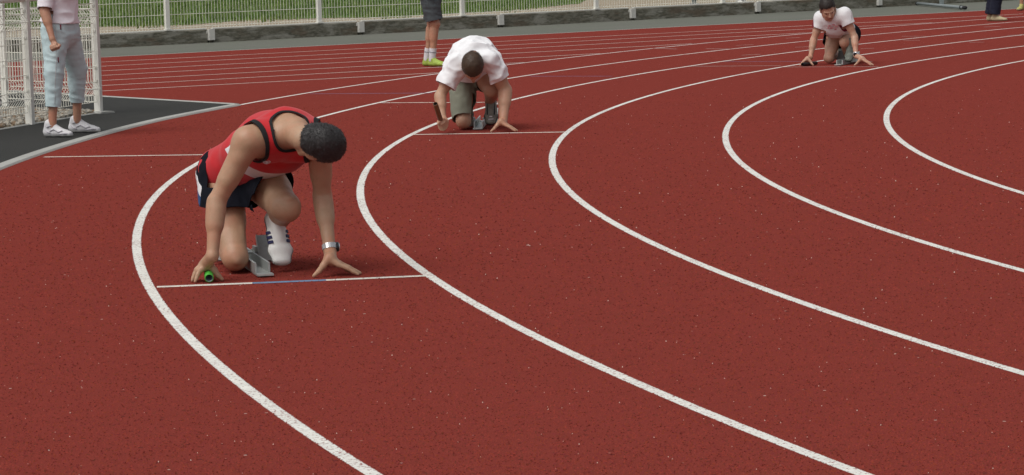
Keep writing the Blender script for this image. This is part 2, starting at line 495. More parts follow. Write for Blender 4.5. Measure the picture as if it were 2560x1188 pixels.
ff = thing("mesh_fence", WA + Vector((0, 0, WH)), "long white welded mesh fence standing on the far stained wall", "fence")
fp = [along(on_wall(u, .05)) for u in (417, 797, 1155, 1490, 1806)]
st = (fp[-1] - fp[0]) / 4
fp = [fp[0] - 2 * st, fp[0] - st] + fp + [fp[-1] + st]
for t_ in fp:
    m = MB(); c = WA + WD * t_ + WN * .03
    m.box(c + Vector((0, 0, WH + .6)), WD * .035, WN * .025, Vector((0, 0, .58)))
    m.box(c + Vector((0, 0, WH + .025)), WD * .05, WN * .04, Vector((0, 0, .012)))
    m.build("post", M_WHITEP, ff)
for i in range(len(fp) - 1):
    a, b = WA + WD * (fp[i] + .04) + WN * .055, WA + WD * (fp[i + 1] - .04) + WN * .055
    hs_ = [.02, .055, .25, .45, .65, .85, 1.05]
    panel("wire_panel", a, b, WH, hs_, [], M_WIRE, ff, .055, .0032)

# ------------------------------------------------------------------ grass and what stands behind the fence
gb = [gp(u, v, .13) for u, v in [(-900, 84), (-300, 74), (256, 67), (480, 62), (620, 50), (800, 46), (1000, 42), (1200, 30), (1340, 20), (1450, 9), (1500, -22), (1560, -60)]]
gpoly = [tuple(p[:2]) for p in gb]
gtop = [gp(1200, -90, .13), gp(-1500, -60, .13)]
o = obj("grass_field", [(x, y, .136) for x, y in gpoly + [tuple(p[:2]) for p in gtop]], [tuple(range(len(gpoly) + 2))], M_GRASSG)
tag(o, kind="structure")
def grass():
    t = NT("grass_blades")
    a = t.noise(1.1, 4); b_ = t.noise(9, 4)
    c = t.mix(t.ramp(a, .35, .65), (.065, .135, .022), (.145, .20, .045))
    c = t.mix(t.ramp(b_, .5, .75, 0, .6), c, (.21, .235, .085))
    M = t.done(c, .8, .25)
    rr = np.random.default_rng(5)
    V, F = [], []
    n = 0
    us = rr.uniform(-60, 1560, 52000); vs = rr.uniform(-30, 86, 52000)
    bx = np.interp(us, [-900, -300, 256, 480, 620, 800, 1000, 1200, 1340, 1450, 1500], [84, 74, 67, 62, 50, 46, 42, 30, 20, 9, -22])
    bx = bx + rr.normal(0, 2.5, len(us)) + 3 * np.sin(us * .021)
    for u, v in zip(us[vs < bx], vs[vs < bx]):
        p = gp(u, v, .134)
        h = rr.uniform(.04, .11); w = rr.uniform(.008, .02); a = rr.uniform(0, 6.28); l = rr.uniform(-.04, .04, 2)
        dx, dy = math.cos(a) * w, math.sin(a) * w
        V += [(p.x - dx, p.y - dy, .13), (p.x + dx, p.y + dy, .13), (p.x + l[0], p.y + l[1], .13 + h)]
        F.append((n, n + 1, n + 2)); n += 3
    return tag(obj("grass", V, F, M), "short uneven green grass growing beyond the far fence", "grass", kind="stuff")
grass()

# ------------------------------------------------------------------ white fence at the left with its gravel bed
P1, P2 = gp(76, 313), gp(247, 284)
nd = (P2 - P1).normalized()
P0 = P1 - nd * 2.5
BK = gp(85, 277)
bdir = (BK - P2).normalized()
P3 = P2 + bdir * 1.50
lf = thing("mesh_fence", P2, "white folded mesh fence with tube handrail around the gravel bed", "fence")
def post(p, h, w=.035):
    m = MB(); m.box(p + Vector((0, 0, h / 2)), nd * w, Vector((-nd.y, nd.x, 0)) * w, Vector((0, 0, h / 2)))
    m.box(p + Vector((0, 0, h + .004)), nd * (w + .003), Vector((-nd.y, nd.x, 0)) * (w + .003), Vector((0, 0, .006)))
    for z in (.30, .42, .75, .98):
        m.box(p + Vector((0, 0, z)), nd * (w + .007), Vector((-nd.y, nd.x, 0)) * (w * .5), Vector((0, 0, .010)))
    m.build("post", M_WHITEP, lf)
post(P1, 1.065, .031); post(P2, 1.16, .030); post(P0, 1.065, .028); post(P3, .99, .026)
HT = [.08, .13, .18, .33, .53, .73, .80, .87, .94, .99]
nside = Vector((nd.y, -nd.x, 0))
FO = [(.17, .29), (.82, .95)]
HTS = [.11, .17, .23, .29, .43, .57, .70, .82, .885, .95, 1.0]
panel("wire_panel", P1 + nd * .045, P2 - nd * .045, 0, HTS, FO, M_WIRE, lf, .05, .0032, nside)
panel("wire_panel", P0 + nd * .045, P1 - nd * .045, 0, HTS, FO, M_WIRE, lf, .05, .0032, nside)
panel("wire_panel", P2 + bdir * .045, P3 - bdir * .04, 0, [z * .95 for z in HTS], FO, M_WIRE, lf, .05, .0032, nside)
panel("wire_panel", P3 + bdir * .04, P3 + bdir * 2.5, 0, [z * .95 for z in HTS], FO, M_WIRE, lf, .05, .0032, nside)
m = MB(); m.tube([P0 + Vector((0, 0, 1.085)), P1 + Vector((0, 0, 1.085)), P2 - nd * .02 + Vector((0, 0, 1.085))], .028, 12)
m.build("handrail", M_WHITEP, lf, True)
# gravel bed, with a concrete edging under the rear fence
kp = [P2 - bdir * .14, P2 + bdir * .7, P2 + bdir * 4]
kerb("edging", kp, .16, .022, M_CONC)
sheet("gravel_bed", [tuple((P2 - nd * .02)[:2]), tuple((P2 + bdir * 4)[:2]), tuple((P0 + bdir * 3)[:2]), tuple(P0[:2])], .010, M_DIRT)
kerb("front_edging", [P2 + nd * .02, P1, P0], .03, .016, M_CONC)
def gravel():
    rr = random.Random(11)
    V, F, MI = [], [], []
    ico = [(0, 0, 1), (.89, 0, .45), (.28, .85, .45), (-.72, .53, .45), (-.72, -.53, .45), (.28, -.85, .45), (.72, .53, -.45), (-.28, .85, -.45), (-.89, 0, -.45), (-.28, -.85, -.45), (.72, -.53, -.45), (0, 0, -1)]
    icf = [(0, 1, 2), (0, 2, 3), (0, 3, 4), (0, 4, 5), (0, 5, 1), (1, 6, 2), (2, 7, 3), (3, 8, 4), (4, 9, 5), (5, 10, 1), (6, 7, 2), (7, 8, 3), (8, 9, 4), (9, 10, 5), (10, 6, 1), (11, 7, 6), (11, 8, 7), (11, 9, 8), (11, 10, 9), (11, 6, 10)]
    for i in range(3600):
        s_, t_ = rr.uniform(0, 2.4), rr.uniform(.02, 1.9)
        p = P2 - nd * (s_ + .03) + bdir * t_
        if t_ > .9 * s_ + .35 and t_ > 1.7: continue
        r = rr.uniform(.009, .026)
        sx, sy, sz = (rr.uniform(.7, 1.3) for _ in range(3))
        a = rr.uniform(0, 6.28); ca_, sa_ = math.cos(a), math.sin(a)
        b = len(V)
        for x, y, z in ico:
            k = rr.uniform(.82, 1.12) * r
            x, y, z = x * sx * k, y * sy * k, z * sz * k * .75
            V.append((p.x + x * ca_ - y * sa_, p.y + x * sa_ + y * ca_, .012 + r * .35 + z + rr.uniform(0, .012)))
        F += [tuple(q + b for q in f) for f in icf]
        MI += [rr.choice((0, 0, 1, 2, 2))] * 20
    o = obj("gravel", V, F, M_STONE)
    o.data.polygons.foreach_set("material_index", MI)
    return tag(o, "loose grey and brown gravel between the white fence panels", "gravel", kind="stuff")
gravel()

# ------------------------------------------------------------------ rubber granules standing out of the near track
def granules():
    rr = np.random.default_rng(17)
    n = 150000
    Y = 6.8 / (1 - rr.uniform(0, 1, n) * (1 - 6.8 / 26.0))          # thinning out with distance
    X = rr.uniform(-.21, .21, n) * Y
    ph = np.arctan2(Y - CY, X - CX) % (2 * np.pi); rad = np.hypot(X - CX, Y - CY)
    ok = np.ones(n, bool)
    for k in range(7):
        lo, hi, cf = LINES[k]
        lr = R0 - 1.22 * k + np.polyval(cf, np.clip(ph, lo, hi) - 2.6)
        ok &= np.abs(rad - lr) > .021
    ok &= rad < R0
    for (a, b) in (((392, 718), (1064, 690)), ((110, 393), (528, 387)), ((1030, 337), (1413, 330.5))):
        a, b = gp(*a), gp(*b)
        d = (b - a).normalized(); q = (X - a.x) * -d.y + (Y - a.y) * d.x; s = (X - a.x) * d.x + (Y - a.y) * d.y
        ok &= ~((np.abs(q) < .026) & (s > 0) & (s < (b - a).length))
    X, Y = X[ok], Y[ok]; n = len(X)
    s = rr.uniform(.0028, .0058, n) * np.clip(Y / 12.0, .75, 1.3); h = s * rr.uniform(.5, 1.0, n); a = rr.uniform(0, 6.28, n)
    pale = rr.uniform(0, 1, n) < .0048
    s[pale] *= .66; h[pale] = s[pale] * 1.5
    V = np.zeros((n, 4, 3))
    for j in range(3):
        V[:, j, 0] = X + np.cos(a + 2.094 * j) * s; V[:, j, 1] = Y + np.sin(a + 2.094 * j) * s
    V[:, 3, 0] = X + rr.uniform(-.3, .3, n) * s; V[:, 3, 1] = Y + rr.uniform(-.3, .3, n) * s; V[:, 3, 2] = h
    b = np.arange(n) * 4
    F = np.stack([np.stack([b, b + 1, b + 3], 1), np.stack([b + 1, b + 2, b + 3], 1), np.stack([b + 2, b, b + 3], 1)], 1).reshape(-1, 3)
    mi = rr.choice(5, n, p=[.20, .28, .20, .17, .15]); mi[pale] = 5 + rr.integers(0, 2, pale.sum())
    ms = [mat("granule_dark", (.125, .020, .016), 1, .1, spec=0), mat("granule_red", (.28, .050, .036), 1, .1, spec=0), mat("granule_brick", (.24, .050, .026), 1, .1, spec=0),
          mat("granule_plum", (.20, .036, .038), 1, .1, spec=0), mat("granule_brown", (.155, .042, .028), 1, .1, spec=0), mat("granule_pale", (.62, .56, .50), .9, .1, spec=0), mat("granule_pink", (.45, .28, .24), .9, .1, spec=0)]
    o = obj("granules", V.reshape(-1, 3), F, ms, track)
    o.data.polygons.foreach_set("material_index", np.repeat(mi, 3).astype(np.int32))
    tag(o, kind="stuff")
granules()
# ------------------------------------------------------------------ bodies: smooth distance fields -> one continuous surface
def V3(*a): return np.array(a, dtype=np.float32)
def nv(v):
    v = np.asarray(v, dtype=np.float32); return v / (np.linalg.norm(v) + 1e-9)

class Field:
    def __init__(s): s.p = []
    def cone(s, a, b, ra, rb, k=.012):
        a, b = np.asarray(a, np.float32), np.asarray(b, np.float32)
        def f(P):
            ab = b - a; L = float(ab @ ab) + 1e-9
            t = np.clip((P - a) @ ab / L, 0, 1)
            d = P - (a + t[..., None] * ab)
            return np.sqrt((d * d).sum(-1)) - (ra + t * (rb - ra))
        r = max(ra, rb)
        s.p.append((f, np.minimum(a, b) - r, np.maximum(a, b) + r, k)); return s
    def ball(s, a, r, k=.012): return s.cone(a, np.asarray(a) + 1e-4, r, r, k)
    def ell(s, c, ax, r, k=.012):            # oriented ellipsoid, ax = three unit axes
        c = np.asarray(c, np.float32); A = np.stack([nv(x) for x in ax]); r = np.asarray(r, np.float32)
        def f(P):
            q = (P - c) @ A.T
            k0 = np.sqrt(((q / r) ** 2).sum(-1)) + 1e-6
            k1 = np.sqrt(((q / r ** 2) ** 2).sum(-1)) + 1e-6
            return k0 * (k0 - 1) / k1
        R = float(r.max()); s.p.append((f, c - R, c + R, k)); return s
    def econe(s, a, b, w, ra, rb, k=.02):    # cone with elliptic section: w = wide axis, ra/rb = (half width, half depth)
        a, b = np.asarray(a, np.float32), np.asarray(b, np.float32)
        ab = b - a; L = float(np.linalg.norm(ab)); d = ab / (L + 1e-9)
        w = nv(np.asarray(w, np.float32) - d * float(np.dot(np.asarray(w, np.float32), d))); n = np.cross(d, w)
        def f(P):
            q = P - a
            y = q @ d; t = np.clip(y / L, 0, 1); e = y - t * L
            rw = ra[0] + t * (rb[0] - ra[0]); rd = ra[1] + t * (rb[1] - ra[1])
            x, z = q @ w, q @ n; re = np.minimum(rw, rd)
            k0 = np.sqrt((x / rw) ** 2 + (z / rd) ** 2 + (e / re) ** 2) + 1e-6
            k1 = np.sqrt((x / rw ** 2) ** 2 + (z / rd ** 2) ** 2 + (e / re ** 2) ** 2) + 1e-6
            return k0 * (k0 - 1) / k1
        R = max(*ra, *rb); s.p.append((f, np.minimum(a, b) - R, np.maximum(a, b) + R, k)); return s
    def chain(s, pts, rs, k=.006):
        for i in range(len(pts) - 1): s.cone(pts[i], pts[i + 1], rs[i], rs[i + 1], k)
        return s
    def mesh(s, h):
        lo = np.min([p[1] for p in s.p], 0) - 4 * h; hi = np.max([p[2] for p in s.p], 0) + 4 * h
        n = np.ceil((hi - lo) / h).astype(int) + 1
        F = np.full(n, .5, np.float32)
        for f, a, b, k in s.p:
            m = k + 2.5 * h
            i0 = np.maximum(((a - m - lo) / h).astype(int), 0); i1 = np.minimum(((b + m - lo) / h).astype(int) + 2, n)
            g = np.stack(np.meshgrid(*[lo[j] + h * np.arange(i0[j], i1[j], dtype=np.float32) for j in range(3)], indexing='ij'), -1).astype(np.float32)
            sl = tuple(slice(i0[j], i1[j]) for j in range(3))
            A, B = F[sl], f(g)
            q = np.maximum(k - np.abs(A - B), 0) / k
            F[sl] = np.minimum(A, B) - q * q * k * .25
        return nets(F, lo, h)

def nets(F, lo, h):                          # naive surface nets -> vertices, triangles
    S = F < 0
    nx, ny, nz = F.shape
    cs = np.zeros((nx - 1, ny - 1, nz - 1), np.int8)
    cor = [(i, j, k) for i in (0, 1) for j in (0, 1) for k in (0, 1)]
    for i, j, k in cor: cs += S[i:nx - 1 + i, j:ny - 1 + j, k:nz - 1 + k]
    act = np.argwhere((cs > 0) & (cs < 8))
    idx = np.full(cs.shape, -1, np.int32); idx[tuple(act.T)] = np.arange(len(act))
    acc = np.zeros((len(act), 3)); cnt = np.zeros(len(act))
    for a in cor:
        for ax in range(3):
            if a[ax]: continue
            b = list(a); b[ax] = 1
            pa, pb = act + a, act + b
            fa, fb = F[tuple(pa.T)], F[tuple(pb.T)]
            m = (fa < 0) != (fb < 0)
            t = fa[m] / (fa[m] - fb[m])
            q = pa[m].astype(float); q[:, ax] += t
            acc[m] += q; cnt[m] += 1
    V = lo + h * acc / cnt[:, None]
    T = []
    for ax in range(3):
        sl0 = [slice(1, -1)] * 3; sl0[ax] = slice(0, -1)
        sl1 = list(sl0); sl1[ax] = slice(1, None)
        A, B = S[tuple(sl0)], S[tuple(sl1)]
        e = np.argwhere(A != B); fl = A[tuple(e.T)]
        o = np.ones(3, int); o[ax] = 0; e = e + o
        u, w = [(1, 2), (2, 0), (0, 1)][ax]
        du = np.zeros(3, int); du[u] = 1; dw = np.zeros(3, int); dw[w] = 1
        q = [idx[tuple((e - x).T)] for x in (du + dw, dw, 0 * du, du)]
        Q = np.stack(q, 1); Q[~fl] = Q[~fl][:, ::-1]
        T += [Q[:, [0, 1, 2]], Q[:, [0, 2, 3]]]
    T = np.concatenate(T); T = T[(T >= 0).all(1)]
    return V, T

def normals(V, T):
    n = np.cross(V[T[:, 1]] - V[T[:, 0]], V[T[:, 2]] - V[T[:, 0]])
    N = np.zeros_like(V)
    for i in range(3): np.add.at(N, T[:, i], n)
    return N / (np.linalg.norm(N, axis=1, keepdims=True) + 1e-12)

def clip(V, T, g):                           # keep the part of the surface where g > 0, cut cleanly along g = 0
    s = g > 0
    c = s[T].sum(1)
    keep = [tuple(t) for t in T[c == 3]]
    V = list(map(tuple, V)); new = {}
    def cut(a, b):
        key = (a, b) if a < b else (b, a)
        if key not in new:
            t = g[a] / (g[a] - g[b])
            new[key] = len(V); V.append(tuple(V[a][i] + t * (V[b][i] - V[a][i]) for i in range(3)))
        return new[key]
    for t in T[(c == 1) | (c == 2)]:
        t = list(map(int, t))
        k = [i for i in range(3) if s[t[i]]]
        if len(k) == 1:
            i = k[0]; a, b, d = t[i], t[(i + 1) % 3], t[(i + 2) % 3]
            keep.append((a, cut(a, b), cut(a, d)))
        else:
            i = [i for i in range(3) if not s[t[i]]][0]; a, b, d = t[i], t[(i + 1) % 3], t[(i + 2) % 3]
            p, q = cut(a, b), cut(a, d)
            keep += [(p, b, d), (p, d, q)]
    V = np.array(V); T = np.array(keep, int).reshape(-1, 3)
    if len(T) == 0: return V[:0], T
    u, inv = np.unique(T, return_inverse=True)
    return V[u], inv.reshape(-1, 3)

def vnoise(P, sc, seed=0):
    P = np.asarray(P, float) * sc + 1000 + seed * 17.3
    i = np.floor(P).astype(np.int64); f = P - i; f = f * f * (3 - 2 * f)
    def hsh(a):
        x = (a[..., 0] * 374761393 + a[..., 1] * 668265263 + a[..., 2] * 2147483647 + seed * 974711) & 0xffffffff
        x = ((x ^ (x >> 13)) * 1274126177) & 0xffffffff
        return ((x ^ (x >> 16)) & 0xffff) / 32767.5 - 1
    r = 0
    for dx in (0, 1):
        for dy in (0, 1):
            for dz in (0, 1):
                w = (f[..., 0] if dx else 1 - f[..., 0]) * (f[..., 1] if dy else 1 - f[..., 1]) * (f[..., 2] if dz else 1 - f[..., 2])
                r = r + w * hsh(i + np.array([dx, dy, dz]))
    return r

def fabric(name, fld, h, m, parent, cuts=(), wrinkle=.004, wscale=(14, 14, 14), axes=None, seed=1, raw=None, thick=.003):
    V, T = raw if raw is not None else fld.mesh(h)
    if raw is None and wrinkle:
        N = normals(V, T)
        Q = V if axes is None else V @ np.stack([nv(a) for a in axes]).T
        w = vnoise(Q, np.array(wscale), seed) * .65 + vnoise(Q, np.array(wscale) * 2.3, seed + 5) * .35
        V = V + N * (wrinkle * w)[:, None]
    for g in cuts:
        if len(V) == 0: break
        V, T = clip(V, T, g(V))
    o = obj(name, V, T, m, parent, True)
    if thick:
        md = o.modifiers.new("thickness", 'SOLIDIFY'); md.thickness = thick; md.offset = -1
    return o

def plane(p, n):                             # keeps the side n points to
    p, n = np.asarray(p, float), nv(n)
    return lambda V: (V - p) @ n
def seg_out(a, b, r):                        # keeps what lies outside a capsule
    a, b = np.asarray(a, float), np.asarray(b, float)
    def g(V):
        ab = b - a; t = np.clip((V - a) @ ab / (ab @ ab), 0, 1)
        return np.linalg.norm(V - (a + t[:, None] * ab), axis=1) - r
    return g
def band(g, lo, hi): return [lambda V: g(V) - lo, lambda V: hi - g(V)]
def neg(g): return lambda V: -g(V)

def mid(a, b, t=.5): return a + (b - a) * t

def head_field(F, H, crown, face, s=1.0):
    c = nv(crown); f = nv(np.asarray(face) - c * np.dot(face, c)); l = np.cross(f, c)
    p = lambda x, y, z: H + s * (l * x + f * y + c * z)
    A = (l, f, c)
    F.ell(p(0, -.012, .022), A, np.array([.078, .098, .086]) * s, .02)
    F.ell(p(0, .030, -.045), A, np.array([.060, .066, .080]) * s, .02)
    F.cone(p(-.028, .052, -.100), p(.028, .052, -.100), .024 * s, .024 * s, .02)
    F.cone(p(0, .072, -.108), p(0, .073, -.106), .018 * s, .018 * s, .012)
    for x in (-1, 1):
        F.cone(p(.014 * x, .086, .012), p(.046 * x, .070, .010), .011 * s, .010 * s, .010)   # brow
        F.cone(p(.036 * x, .070, -.040), p(.050 * x, .050, -.032), .014 * s, .014 * s, .014)  # cheek
        F.cone(p(.055 * x, .02, -.09), p(.058 * x, -.01, -.05), .014 * s, .016 * s, .02)      # jaw angle
        F.ell(p(.077 * x, -.010, -.018), (nv(l + f * -.35 * x), f, c), np.array([.009, .021, .034]) * s, .006)
    F.cone(p(0, .090, .004), p(0, .110, -.036), .008 * s, .013 * s, .008)
    F.cone(p(-.012, .098, -.040), p(.012, .098, -.040), .008 * s, .008 * s, .006)
    F.cone(p(-.020, .086, -.070), p(.020, .086, -.070), .008 * s, .008 * s, .008)
    return p, A

def face_bits(p, parent, s=1.0):
    for x in (-1, 1):
        f = Field().ell(p(.031 * x, .0755, -.005), (V3(1, 0, 0), V3(0, 1, 0), V3(0, 0, 1)), np.array([.011, .011, .011]) * s)
        V, T = f.mesh(.003); obj("eye", V, T, M_EYE, parent, True)
    f = Field().cone(p(-.022, .0885, -.070), p(.022, .0885, -.070), .0065 * s, .0065 * s).cone(p(-.008, .093, -.070), p(.008, .093, -.070), .006 * s, .006 * s)
    V, T = f.mesh(.003); obj("mouth", V, T, M_LIP, parent, True)

def hair(H, crown, face, parent, m, s=1.0, seed=0, n=5000, h=.006, length=.018, low=-.045):
    c = nv(crown); f = nv(np.asarray(face) - c * np.dot(face, c)); l = np.cross(f, c)
    A = (l, f, c)
    F = Field().ell(H + s * (f * -.014 + c * .026), A, np.array([.083, .102, .092]) * s, .02).ell(H + s * (f * -.045 + c * -.03), A, np.array([.068, .055, .06]) * s, .03)
    V, T = F.mesh(h)
    N = normals(V, T)
    V = V + N * (vnoise(V, 40, seed) * .0025 + vnoise(V, 120, seed + 1) * .0012)[:, None]
    def g(X):
        q = (X - H) / s
        y, z, x = q @ f, q @ c, np.abs(q @ l)
        # hairline: above the brow in front, over the ears at the side, down to the nape behind
        line = np.interp(y, [-.11, -.05, -.02, .015, .035, .06, .11], [low - .025, low - .02, -.004, .0, .025, .060, .062])
        return z - line + .006 * vnoise(X, 70, seed + 3)
    V, T = clip(V, T, g(V))
    o = obj("hair", V, T, m, parent, True)
    # short strands standing out of the cap
    rr = np.random.default_rng(seed + 9)
    N = normals(V, T)
    a = rr.integers(0, len(T), n); w = rr.dirichlet((1, 1, 1), n)
    P = (V[T[a]] * w[..., None]).sum(1); Nn = (N[T[a]] * w[..., None]).sum(1)
    flow = f * .8 - c * .25
    flow = flow - Nn * (Nn @ flow)[:, None]
    D = Nn * rr.uniform(.15, .45, (n, 1)) + flow * rr.uniform(.6, 1.1, (n, 1)) + rr.normal(0, .2, (n, 3))
    D /= np.linalg.norm(D, axis=1, keepdims=True)
    side = np.cross(D, rr.normal(0, 1, (n, 3))); side /= np.linalg.norm(side, axis=1, keepdims=True)
    Lh = rr.uniform(.5, 1, (n, 1)) * length * s
    b = P - Nn * .002
    VV = np.stack([b - side * .0011, b + side * .0011, b + D * Lh], 1).reshape(-1, 3)
    tag(obj("hair_strands", VV, np.arange(3 * n).reshape(-1, 3), m, o), kind="stuff")
    return o

def arm(F, S, E, W, s=1.0, bend=None):
    F.ball(S, .060 * s, .03)
    F.cone(S, E, .053 * s, .041 * s, .02)
    F.cone(mid(S, E, .30), mid(S, E, .62), .052 * s, .047 * s, .02)
    F.ball(E, .041 * s, .015)
    F.cone(E, W, .041 * s, .027 * s, .012)
    F.cone(mid(E, W, .16), mid(E, W, .40), .044 * s, .040 * s, .02)

def leg(F, Hp, K, A, s=1.0, front=None):
    ax = nv(A - K)
    fr = nv(front - ax * np.dot(front, ax)) if front is not None else V3(0, -1, 0)
    F.cone(Hp, K, .090 * s, .057 * s, .02)
    F.cone(mid(Hp, K, .2), mid(Hp, K, .55), .086 * s, .074 * s, .03)
    F.ball(K, .056 * s, .02); F.ball(K + fr * .012 * s, .046 * s, .02)
    F.cone(K, A, .050 * s, .033 * s, .015)
    F.cone(mid(K, A, .18) - fr * .016 * s, mid(K, A, .42) - fr * .014 * s, .048 * s, .042 * s, .03)

def bridge_hand(F, W, G, lat, fwd, side, s=1.0, spread=1.0, length=1.0, tl=1.0):
    """hand pressed to the ground behind a line: fingers to one side, thumb to the other; G = ground point under the arch"""
    up = V3(0, 0, 1)
    q = lambda x, y, z: G + s * (lat * (x * side) + fwd * y + up * z)
    F.cone(W, q(.012, 0, .072), .027 * s, .028 * s, .012)
    kn = [(.040, .030, .052), (.048, .008, .056), (.046, -.014, .053), (.040, -.033, .046)]
    tips = [(.112, .052, .008), (.128, .018, .008), (.120, -.022, .008), (.098, -.052, .008)]
    for (a, b, c_), (d, e, z) in zip(kn, tips):
        d *= length
        F.cone(q(.004, b * .45, .078), q(a, b, c_), .019 * s, .0125 * s, .010)
        k1 = (a + (d - a) * .45, b + (e - b) * .5 * spread, .036); k2 = (a + (d - a) * .76, b + (e - b) * .8 * spread, .019)
        F.chain([q(a, b, c_), q(*k1), q(*k2), q(d, b + (e - b) * spread, z)], [.0115 * s, .0095 * s, .0085 * s, .0070 * s], .004)
    F.cone(q(.004, .012, .085), q(-.026, .020, .050), .020 * s, .0145 * s, .012)
    F.chain([q(-.026, .020, .050), q(-.026 - .022 * tl, .026, .026), q(-.026 - .044 * tl, .030, .009)], [.014 * s, .0115 * s, .0085 * s], .006)

def fist(F, W, C, axis, out, s=1.0):
    """closed hand round a bar: C = bar centre in the grip, axis = bar direction (thumb end), out = from wrist side to knuckles side"""
    ax = nv(axis); o = nv(np.asarray(out) - ax * np.dot(out, ax)); b = np.cross(ax, o)
    F.cone(W, C - o * .012 * s + b * .03 * s, .026 * s, .030 * s, .012)
    for i, y in enumerate((.030, .010, -.010, -.029)):
        c0 = C + ax * y * s
        R = .027 * s
        pts = [c0 + (b * math.cos(t) + o * math.sin(t)) * R * (1.15 if j < 1 else 1.0) for j, t in enumerate((.1, .9, 1.7, 2.5, 3.4, 4.2))]
        F.cone(mid(W, C, .55), pts[0], .017 * s, .013 * s, .010)
        F.chain(pts, [.012 * s, .0115 * s, .0105 * s, .010 * s, .009 * s, .008 * s], .004)
    F.chain([mid(W, C, .6) + ax * .015 * s, C + ax * .045 * s + b * .022 * s, C + ax * .050 * s - b * .010 * s + o * .012 * s, C + ax * .040 * s - b * .028 * s + o * .020 * s],
            [.017 * s, .013 * s, .0115 * s, .009 * s], .006)

def shoe(name, heel, toe, up, width, parent, m_up, m_sole, s=1.0, h=.005, ankle=True, hs=1.0):
    d = nv(toe - heel); u = nv(np.asarray(up) - d * np.dot(up, d)); w = np.cross(d, u)
    L = float(np.linalg.norm(toe - heel))
    q = lambda x, y, z: heel + d * (x * L) + w * y + u * (z * hs)
    F = Field()
    F.econe(q(.14, 0, .030), q(.40, 0, .030), w, (.034 * width, .030), (.036 * width, .032), .02)
    F.econe(q(.40, 0, .030), q(.72, 0, .026), w, (.036 * width, .030), (.046 * width, .026), .02)
    F.econe(q(.72, 0, .026), q(.90, .004, .022), w, (.046 * width, .026), (.036 * width, .021), .02)
    if ankle:
        F.econe(q(.17, 0, .035), q(.22, 0, .082), d, (.045, .034), (.043, .036), .02)
        F.cone(q(.25, 0, .078), q(.55, 0, .040), .030, .030, .025)
    V, T = F.mesh(h)
    N = normals(V, T)
    zz = (V - heel) @ u
    lo = zz < .018
    V2 = V.copy()
    V2[lo] -= np.outer(zz[lo] - .004 - np.clip(zz[lo], 0, 1) * .75, u)          # flat underside
    o = obj(name, *clip(V2, T, (V2 - heel) @ u - .019), m_up, parent, True)
    Vs = V2 + N * .004
    obj("sole", *clip(Vs, T, .022 - (Vs - heel) @ u), m_sole, o, True)
    return o, q

def baton(name, a, b, r, m, m_in, label, group=None):
    a, b = Vector(a), Vector(b)
    n = 24
    d = (b - a).normalized(); x = d.orthogonal().normalized(); y = d.cross(x)
    th = thing(name, mid(a, b), label, "baton", group)
    ring = lambda c, rad: [c + (x * math.cos(2 * math.pi * k / n) + y * math.sin(2 * math.pi * k / n)) * rad for k in range(n)]
    rs = [(a, r * .80), (a, r * .97), (a + d * .002, r), (b - d * .002, r), (b, r * .97), (b, r * .80)]
    v = [p for c, rad in rs for p in ring(c, rad)]
    f = [(i * n + k, i * n + (k + 1) % n, (i + 1) * n + (k + 1) % n, (i + 1) * n + k) for i in range(5) for k in range(n)]
    obj("tube", v, f, m, th, True)
    v = [p for c, rad in [(a, r * .80), (b, r * .80)] for p in ring(c, rad)]
    obj("bore", v, [(k, n + k, n + (k + 1) % n, (k + 1) % n) for k in range(n)] + [tuple(n + k for k in range(n))], m_in, th, True)
    return th

def block(P, fwd, label, s=1.0, length=.85, pedals=((.30, 1), (.50, -1))):
    """starting block: U rail lying behind the line with two slanted pedals; P = ground point at its front"""
    fwd = Vector(fwd).normalized(); lat = Vector((-fwd.y, fwd.x, 0)); up = Vector((0, 0, 1)); P = Vector((P[0], P[1], 0.002))
    th = thing("starting_block", P, label, "starting block", "starting blocks behind the lines")
    mb = MB()
    c = P - fwd * (length / 2)
    mb.box(c + up * .006, fwd * (length / 2), lat * .033, up * .004)
    for sgn in (-1, 1): mb.box(c + lat * (.031 * sgn) + up * .032 - fwd * .02, fwd * (length / 2 - .03), lat * .0045, up * .024)
    mb.build("rail", M_BLOCK, th)
    mb = MB(); mb.box(P + fwd * .012 + up * .010, fwd * .028, lat * .037, up * .004)
    mb.build("front_plate", M_BLOCK, th)
    mb = MB(); mb.box(P - fwd * (length - .03) + up * .012, fwd * .04, lat * .06, up * .005)
    mb.build("rear_plate", M_BLOCK, th)
    for dist, sgn in pedals:
        pc = P - fwd * dist + lat * (.092 * sgn) + up * .072
        pd = MB()
        ax = (up * .80 - fwd * .60).normalized(); nn = lat.cross(ax)
        pd.box(pc, ax * .070, lat * .040, nn * .006)
        for e in (-1, 1): pd.box(pc + lat * (.04 * e) - nn * .0, ax * .070, lat * .002, nn * .014)
        o = pd.build("pedal", M_BLOCK, th)
        mb = MB()
        mb.box(P - fwd * (dist + .05) + lat * (.045 * sgn) + up * .045, fwd * .04, lat * .006, up * .035)
        mb.tube([P - fwd * (dist + .10) + lat * (.03 * sgn) + up * .05, pc + ax * .04 - fwd * .01], .007, 8)
        mb.box(P - fwd * (dist + .03) + lat * (.05 * sgn) + up * .052, fwd * .02, lat * .045, up * .005)
        mb.build("bracket", M_BLOCK, o)
    return th
def A_(u, v, Y): return np.array(at(u, v, Y), dtype=np.float32)
def G_(u, v, z=0.0): return np.array(gp(u, v, z), dtype=np.float32)
UP = V3(0, 0, 1)
def proj(V):
    M = np.array(cam.matrix_world.inverted()); q = V @ M[:3, :3].T + M[:3, 3]
    return np.stack([1280 + FPX * q[:, 0] / -q[:, 2], 594 - FPX * q[:, 1] / -q[:, 2]], 1)

